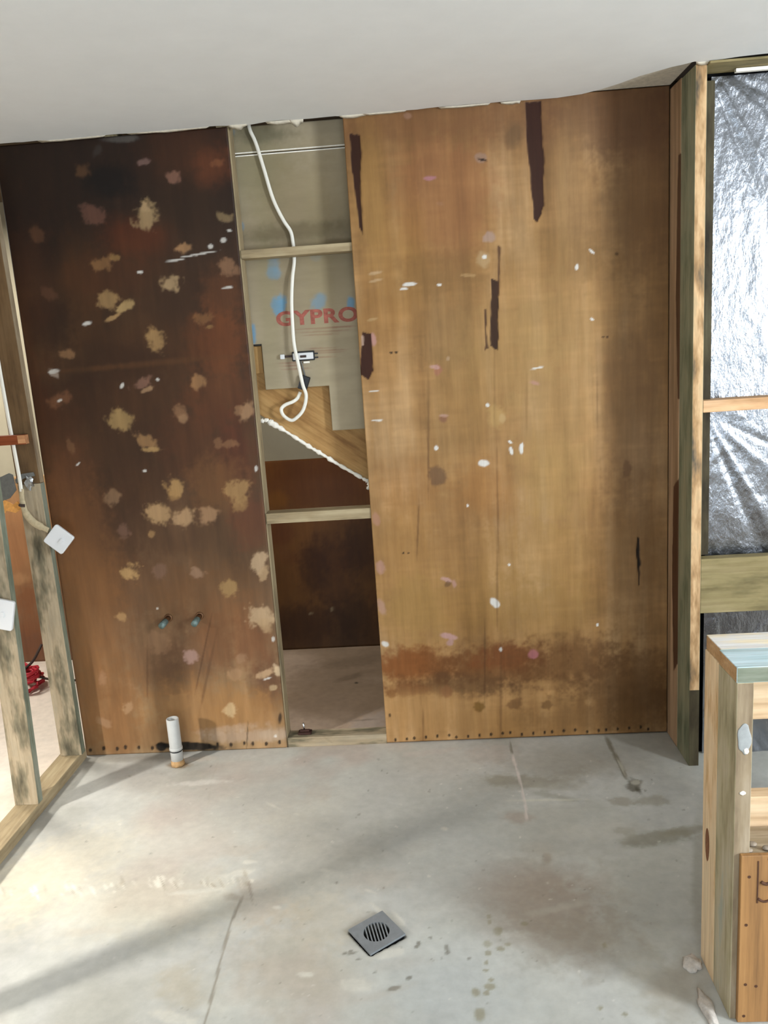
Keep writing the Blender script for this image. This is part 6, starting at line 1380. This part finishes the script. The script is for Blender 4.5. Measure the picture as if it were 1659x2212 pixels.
# switch plates on their cables
def switch_plate(loc, w, h, rot, tiltx, label, edge_glint=True):
    r = empty('switch_plate', loc); tag(r, label, 'switch plate', 'white switch plates on the left studs')
    def rounded(w, h, d, rad):
        bm = bmesh.new(); ps = []
        for cx, cz, a0 in ((w/2-rad, h/2-rad, 0), (-w/2+rad, h/2-rad, 90), (-w/2+rad, -h/2+rad, 180), (w/2-rad, -h/2+rad, 270)):
            for k in range(5):
                a = math.radians(a0+k*22.5); ps.append((cx+rad*math.cos(a), cz+rad*math.sin(a)))
        A = [bm.verts.new((x, -d/2, z)) for x, z in ps]; A2 = [bm.verts.new((x*1.0, d/2, z)) for x, z in ps]
        F = [bm.verts.new((x*.95, -d/2-.0018, z*.95)) for x, z in ps]
        n = len(ps)
        for k in range(n):
            bm.faces.new((A[k], A[(k+1) % n], A2[(k+1) % n], A2[k])); bm.faces.new((F[k], F[(k+1) % n], A[(k+1) % n], A[k]))
        bm.faces.new(F); bm.faces.new(list(reversed(A2))); bmesh.ops.recalc_face_normals(bm, faces=bm.faces); return bm
    p = mesh_obj('plate', rounded(w, h, .010, .008), plate_m, r, loc)
    b_ = mesh_obj('rocker', rounded(.012, .020, .004, .003), plate_m, r, Vector(loc)+Vector((w*.14, -.0085, h*.02)))
    c_ = mesh_obj('back_box', rounded(w*.6, h*.6, .02, .004), plate_m, r, Vector(loc)+Vector((0, .0155, 0)))
    r.rotation_euler = (tiltx, rot, 0)
    return r
switch_plate((-1.411, -.125, .964), .086, .084, math.radians(42), math.radians(-6), 'white square switch plate dangling askew from its cable over the dark plywood')
switch_plate((-1.500, -.459, .785), .100, .108, math.radians(14), math.radians(0), 'white square switch plate on the nearest left stud at the frame edge')
sc = empty('switch_cable', (-1.55, -.085, 1.2)); tag(sc, 'white and beige cable down the far left stud to the dangling switch plate', 'cable')
tube('cable_run', smooth_path([(-1.561, -.082, 2.34), (-1.561, -.082, 1.75), (-1.5585, -.082, 1.532), (-1.553, -.084, 1.35), (-1.548, -.086, 1.21), (-1.547, -.09, 1.15)], 6), .0075, cable_m, sc, seg=10, flat=.6)
tube('sleeve', smooth_path([(-1.546, -.0885, 1.16), (-1.548, -.092, 1.11), (-1.538, -.097, 1.065), (-1.51, -.104, 1.03), (-1.475, -.111, 1.010), (-1.452, -.115, .998)], 6), [.010]*6+[.012]*6+[.015]*12+[.011]*7, rag_m, sc, seg=10, flat=.5)
tube('tie', smooth_path([(-1.556, -.100, 1.100), (-1.548, -.104, 1.098), (-1.536, -.100, 1.096)], 3), .006, darkcord_m, sc, seg=8)

# red cord on the far floor of the next room
rc = empty('cord_coil', (-2.11, .70, 0)); tag(rc, 'tangled coil of red cord on the floor beyond the left studs', 'cord')
pts = []
for k in range(150):
    a = k*.42; R = .085+.03*math.sin(k*.37)+.02*math.sin(k*1.3); pts.append((-2.13+R*math.cos(a), .72+R*math.sin(a)*.9, .012+.11*abs(math.sin(k*.05+.4))*(.6+.4*math.sin(k*.23)**2)))
tube('red_loops', pts, .0075, red_m, rc, seg=6)
tube('dark_tail', smooth_path([(-2.12, .74, .10), (-2.07, .76, .14), (-2.04, .78, .19), (-2.03, .80, .215)], 5), .007, darkcord_m, rc, seg=6)
tube('dark_tail', smooth_path([(-2.08, .74, .09), (-2.03, .74, .06), (-1.95, .76, .03), (-1.85, .80, .01)], 5), .007, darkcord_m, rc, seg=6)

# ------------------------------------------------------------ plumbing
wp = empty('waste_pipe', (-1.071, -.105, 0)); tag(wp, 'short white plastic waste pipe standing up from the floor', 'pipe')
bm = bmesh.new(); lathe(bm, [(.0, .0), (.0245, .0), (.0245, .075), (.0245, .198), (.0235, .2), (.0195, .2), (.0195, .06), (.0, .06)], 28)
bmesh.ops.recalc_face_normals(bm, faces=bm.faces); w_ = mesh_obj('pipe_body', bm, pvc_m, wp, (-1.071, -.105, .002), smooth=False); w_.rotation_euler = (math.radians(0), 0, 0)
for p in w_.data.polygons: p.use_smooth = True
bm = bmesh.new(); lathe(bm, [(.0246, .066), (.0262, .067), (.0266, .074), (.0258, .077), (.0246, .078)], 28); bmesh.ops.recalc_face_normals(bm, faces=bm.faces); mesh_obj('collar', bm, pvc_m, wp, (-1.071, -.105, .002), smooth=True)
bm = bmesh.new(); lathe(bm, [(.0246, .0605), (.0268, .0625), (.0268, .066), (.0246, .066)], 24); mesh_obj('joint_ring', bm, blackpl, wp, (-1.071, -.105, .002), smooth=True)
bm = bmesh.new(); lathe(bm, [(.0246, 0), (.0280, 0), (.0265, .010), (.0254, .020), (.0246, .023)], 24); mesh_obj('rust_stain', bm, rust_m, wp, (-1.071, -.105, .0015), smooth=True)
def stub(x, z, label, swing):
    r = empty('copper_stub', (x, 0, z)); tag(r, label, 'pipe', 'copper pipe stubs on the dark plywood')
    e = Vector((x+swing*.6, -.046, z-.012)); s = Vector((x, .002, z))
    tube('tail', [s, s.lerp(e, .5), e], .0105, copper2_m, r, loc=(x, 0, z), seg=12)
    tube('cap', [s.lerp(e, .5), e, e+(e-s)*.25], [.0128, .0134, .0124], copper_m, r, loc=(x, 0, z), seg=14)
    bm = bmesh.new(); lathe(bm, [(.0106, 0), (.017, 0), (.016, .003), (.0106, .003)], 16)
    q = mesh_obj('flange', bm, copper2_m, r, (x, -.0005, z), smooth=True); q.rotation_euler = (math.pi/2, 0, 0)
stub(-1.072, .588, 'left of the two capped copper pipe stubs poking from the dark plywood', -.018)
stub(-.944, .590, 'right of the two capped copper pipe stubs poking from the dark plywood', -.012)

# floor drain: square plate, round field of slots
fd = empty('floor_drain', (DRAIN[0], DRAIN[1], 0)); tag(fd, 'square grey floor drain grate with slots set in the concrete', 'drain')
T_ = .006; N = 48; half = .0575; Ri = .0365; SA = math.radians(-75)
bm = bmesh.new()
def sq(a):
    c, s = math.cos(a), math.sin(a); k = half/max(abs(c), abs(s)); return (c*k, s*k)
ring = []
for z in (0, T_):
    o_ = [bm.verts.new((*sq(2*math.pi*(k+.0)/N + math.pi/4), z)) for k in range(N)]
    i_ = [bm.verts.new((Ri*math.cos(2*math.pi*k/N + math.pi/4), Ri*math.sin(2*math.pi*k/N + math.pi/4), z)) for k in range(N)]
    ring.append((o_, i_))
(o0, i0), (o1, i1) = ring
for k in range(N):
    j = (k+1) % N
    bm.faces.new((o1[k], o1[j], i1[j], i1[k])); bm.faces.new((o0[k], i0[k], i0[j], o0[j])); bm.faces.new((o0[k], o0[j], o1[j], o1[k])); bm.faces.new((i0[k], i1[k], i1[j], i0[j]))
bmesh.ops.recalc_face_normals(bm, faces=bm.faces)
pl = mesh_obj('plate', bm, drain_m, fd, (DRAIN[0], DRAIN[1], .004)); pl.rotation_euler = (0, 0, DR_A)
loc_a = SA-DR_A; nb_ = 8
for k in range(1, nb_):
    off = -Ri+2*Ri*k/nb_; hl = math.sqrt(max(0, Ri*Ri-off*off))
    bm = bmesh.new(); add_box(bm, (-hl-.001, -.0018, 0), (hl+.001, .0018, T_-.0003))
    for v in bm.verts: v.co.y += off
    bmesh.ops.rotate(bm, verts=bm.verts, cent=(0, 0, 0), matrix=Matrix.Rotation(loc_a+DR_A, 3, 'Z'))
    mesh_obj('bar', bm, drain_m, fd, (DRAIN[0], DRAIN[1], .004))
bm = bmesh.new()
for a in range(4): add_box(bm, (-half+.004, -half+.004, 0), (half-.004, -half+.010, .009)); bmesh.ops.rotate(bm, verts=bm.verts, cent=(0, 0, 0), matrix=Matrix.Rotation(math.pi/2, 3, 'Z'))
cup = mesh_obj('collar', bm, blackpl, fd, (DRAIN[0], DRAIN[1], -.006)); cup.rotation_euler = (0, 0, DR_A)
fd.rotation_euler = (math.radians(2.5), math.radians(-1.5), 0)

# ------------------------------------------------------------ right return, foil wall
wr = empty('wall_right', (.93, -.2, 0)); tag(wr, 'right return of studs and crumpled silver foil insulation', kind='structure')
def ret_base(U, V):
    n = fbm(U*40, V*2, 171, 4); c = grad(n, [(.3, 'a08262'), (.5, 'b49474'), (.7, 'c0a080')])*(1+.3*(n-.5))[:, None]
    r = np.zeros(len(U)); apply_polys(U, V, c, r, RETURN_TEARS, 1.0); return c, r
q = sheet('plywood_strip', -.122, -.0005, .002, 2.40, .004, lambda U, V, r: (.907-r, U, V), (.012, 0, 0), ret_base, ply_m, wr); tag(q, 'orange plywood strip with torn veneer')
box('stud', (.908, -.262, 0), (.944, -.123, 2.398), tz('darkgreen'), wr, faces={'-y': tz('blotchy')})
box('weathered_end', (.9085, -.2632, .0), (.9435, -.2615, .30), tz('darkstud'), wr, bev=0)
box('stud', (.9445, -.215, .795), (.985, -.170, 2.36), tz('darkstud'), wr)
box('void_sheet', (.9445, -.160, 0), (1.9, -.150, 2.42), black_m, wr, bev=0)  # black sheet added to stand for the unlit cavity behind the gap
box('noggin', (.9445, -.262, 1.308), (1.9, -.180, 1.348), tx('peach'), wr)
box('noggin', (.9445, -.260, .592), (1.9, -.215, .792), tx('olive'), wr)
box('top_batten', (.9445, -.285, 2.391), (1.9, -.17, 2.3985), tx('olive'), wr)
box('light_gap_strip', (1.05, -.215, 2.379), (1.9, -.200, 2.389), foam_m, wr, bev=0)  # white strip standing in for the gap of light under the batten
bm = bmesh.new(); add_box(bm, (1.9, -.20, 0), (4.7, -.12, 2.43)); mesh_obj('lining', bm, wall_m, wr)
def foil(name, z0, z1, seed, cx, cz):
    nx, nz = 120, max(20, int((z1-z0)/.007)); bm = bmesh.new(); g = []
    xs = np.linspace(.986, 1.9, nx); zs = np.linspace(z0, z1, nz)
    XX, ZZ = np.meshgrid(xs, zs, indexing='ij')
    d = (fbm(XX*22+fbm(XX*9, ZZ*9, seed+5)*3, ZZ*9, seed, 4)-.5)*.006
    an = np.arctan2(cz-ZZ, XX-cx); rr = np.hypot(XX-cx, ZZ-cz)
    fold = sum(w*np.exp(-((an-a)/(s*(1+.8*rr)))**2) for a, s, w in [(1.18, .035, -.008), (1.05, .03, .006), (.75, .05, .004), (.5, .04, -.003)])
    d = d + fold*np.clip(rr*6, .25, 1)*np.exp(-rr*1.6)
    for i in range(nx): g.append([bm.verts.new((XX[i, j], -.172-.004-d[i, j], ZZ[i, j])) for j in range(nz)])
    for i in range(nx-1):
        for j in range(nz-1): bm.faces.new((g[i][j], g[i+1][j], g[i+1][j+1], g[i][j+1]))
    return mesh_obj(name, bm, foil_m, wr, smooth=True)
foil('foil_sheet', 1.235, 2.380, 181, .975, 2.42)
foil('foil_sheet', .0, 1.262, 201, .975, 1.30)

# ------------------------------------------------------------ low nib frame in the right foreground
nf = empty('nib_frame', (.66, -1.31, 0)); tag(nf, 'low double timber frame with pine and green posts in the right foreground', 'frame')
XE = 1.75
fp_ = box('stud', (.637, -1.300, 0), (.682, -1.210, .844), tz('pine'), nf); tag(fp_, 'orange pine post')
# knot in the pine post
bm = bmesh.new(); K = 20
ctr = bm.verts.new((-.0004, 0, 0)); rg = [bm.verts.new((0, .014*math.cos(2*math.pi*k/K), .040*math.sin(2*math.pi*k/K)*(1.25 if k > K/2 else 1))) for k in range(K)]
for k in range(K): bm.faces.new((ctr, rg[(k+1) % K], rg[k]))
bmesh.ops.recalc_face_normals(bm, faces=bm.faces); mesh_obj('knot', bm, plain('knot_wood', '7a4a26', .6, var=.3, scale=120), nf, (.6365, -1.246, .352))
ns = box('stud', (.637, -1.410, 0), (.6725, -1.3005, .844), tz('green'), nf, faces={'-y': tz('browngrey')}); tag(ns, 'green treated timber post')
t1 = box('top_plate', (.640, -1.304, .8445), (XE, -1.210, .8800), tx('palewhite'), nf, faces={'-x': tx('endgrain')}); tag(t1, 'pale pine top plate')
t2 = box('top_plate', (.636, -1.410, .8445), (XE, -1.3045, .8800), tx('bluepaint'), nf, faces={'-x': tx('endgrain'), '-y': tx('greyedge')}); tag(t2, 'blue grey painted top plate')
box('rail', (.6825, -1.302, .704), (XE, -1.265, .797), tx('pale'), nf)
box('rail', (.6825, -1.302, .416), (XE, -1.262, .507), tx('pale'), nf)
box('rail', (.673, -1.408, .394), (XE, -1.306, .432), tx('browngrey'), nf)
box('post', (XE-.045, -1.408, 0), (XE, -1.212, .844), tz('green'), nf)
pn = box('ply_panel', (.650, -1.423, .002), (XE, -1.4105, .437), tz('pine'), nf)
pm, nt, b = nodes_of('orange_pine_panel')
g = noise(nt, coords(nt, (30, 30, 1.5)), 1.6, 5, .6)
nt.links.new(ramp(nt, g, [(.3, col4('7a5630')), (.5, col4('9c7040')), (.7, col4('ae824e'))]), b.inputs['Base Color']); b.inputs['Roughness'].default_value = .6
pn.data.materials[0] = pm; tag(pn, 'orange pine sheet with dark gouges')
dk = plain('dark_gouge', '4a2a14', .8, var=.2, scale=80)
box('gouge', (.6855, -1.4242, .318), (.6885, -1.4225, .424), dk, nf, bev=0)
tube('gouge', smooth_path([(.688, -1.4235, .330), (.700, -1.4235, .322), (.716, -1.4235, .326), (.73, -1.4235, .34)], 4), .003, dk, nf, seg=6)
tube('gouge', smooth_path([(.694, -1.4235, .372), (.705, -1.4235, .366), (.722, -1.4235, .372)], 4), .004, dk, nf, seg=6)
for x, z in [(.668, .385), (.666, .105), (.664, .02), (.664, .262), (.711, .428), (.69, .1)]:
    bm = bmesh.new(); bmesh.ops.create_circle(bm, cap_ends=True, radius=.0038, segments=10); bmesh.ops.rotate(bm, verts=bm.verts, cent=(0, 0, 0), matrix=Matrix.Rotation(math.pi/2, 3, 'X')); mesh_obj('nail_head', bm, dk, nf, (x, -1.4236, z))
# dried plaster dab and mortar on the near post
def dab(x, y, z, w, h, mat, parent, name='plaster_dab', t=.002):
    bm = bmesh.new(); bmesh.ops.create_icosphere(bm, subdivisions=3, radius=1)
    for v in bm.verts:
        k = 1+.12*math.sin(v.co.x*5+z*40)*math.cos(v.co.z*4+x*30); v.co = Vector((v.co.x*w/2*k, v.co.y*t, v.co.z*h/2*k))
    return mesh_obj(name, bm, mat, parent, (x, y, z), smooth=True)
dabm = plain('grey_white_plaster', '9a9c9a', .85, var=.1, scale=60)
dab(.6545, -1.4105, .715, .030, .072, dabm, nf); dab(.6590, -1.412, .686, .011, .014, foam_m, nf); dab(.654, -1.4108, .585, .014, .010, foam_m, nf)
for k in range(9):
    dab(.668+k*.022+rnd.uniform(-.006, .006), -1.395+rnd.uniform(-.02, .02), .437, rnd.uniform(.012, .03), .010, dirt_m, nf, 'mortar_crumb', .008)
# lumps of old mortar along its foot
def lump(name, loc, s, label, seed):
    r2 = random.Random(seed); bm = bmesh.new(); bmesh.ops.create_icosphere(bm, subdivisions=3, radius=1)
    for v in bm.verts:
        n = v.co.normalized(); k = 1+.22*math.sin(n.x*4+seed)*math.sin(n.y*5+seed*2)+.1*math.sin(n.x*11+n.y*9+seed)
        v.co = Vector((n.x*s[0]*k, n.y*s[1]*k, max(-.05, n.z)*s[2]*k))
    o = mesh_obj(name, bm, rubble_m, None, loc, smooth=True); tag(o, label, 'mortar', 'old mortar beside the nib frame'); return o
lump('mortar_lump', (.606, -1.238, .001), (.024, .028, .014), 'pale block of old mortar at the foot of the orange pine post', 3)
lump('mortar_lump', (.596, -1.385, .001), (.016, .058, .010), 'long pale ridge of old mortar beside the green post foot', 8)
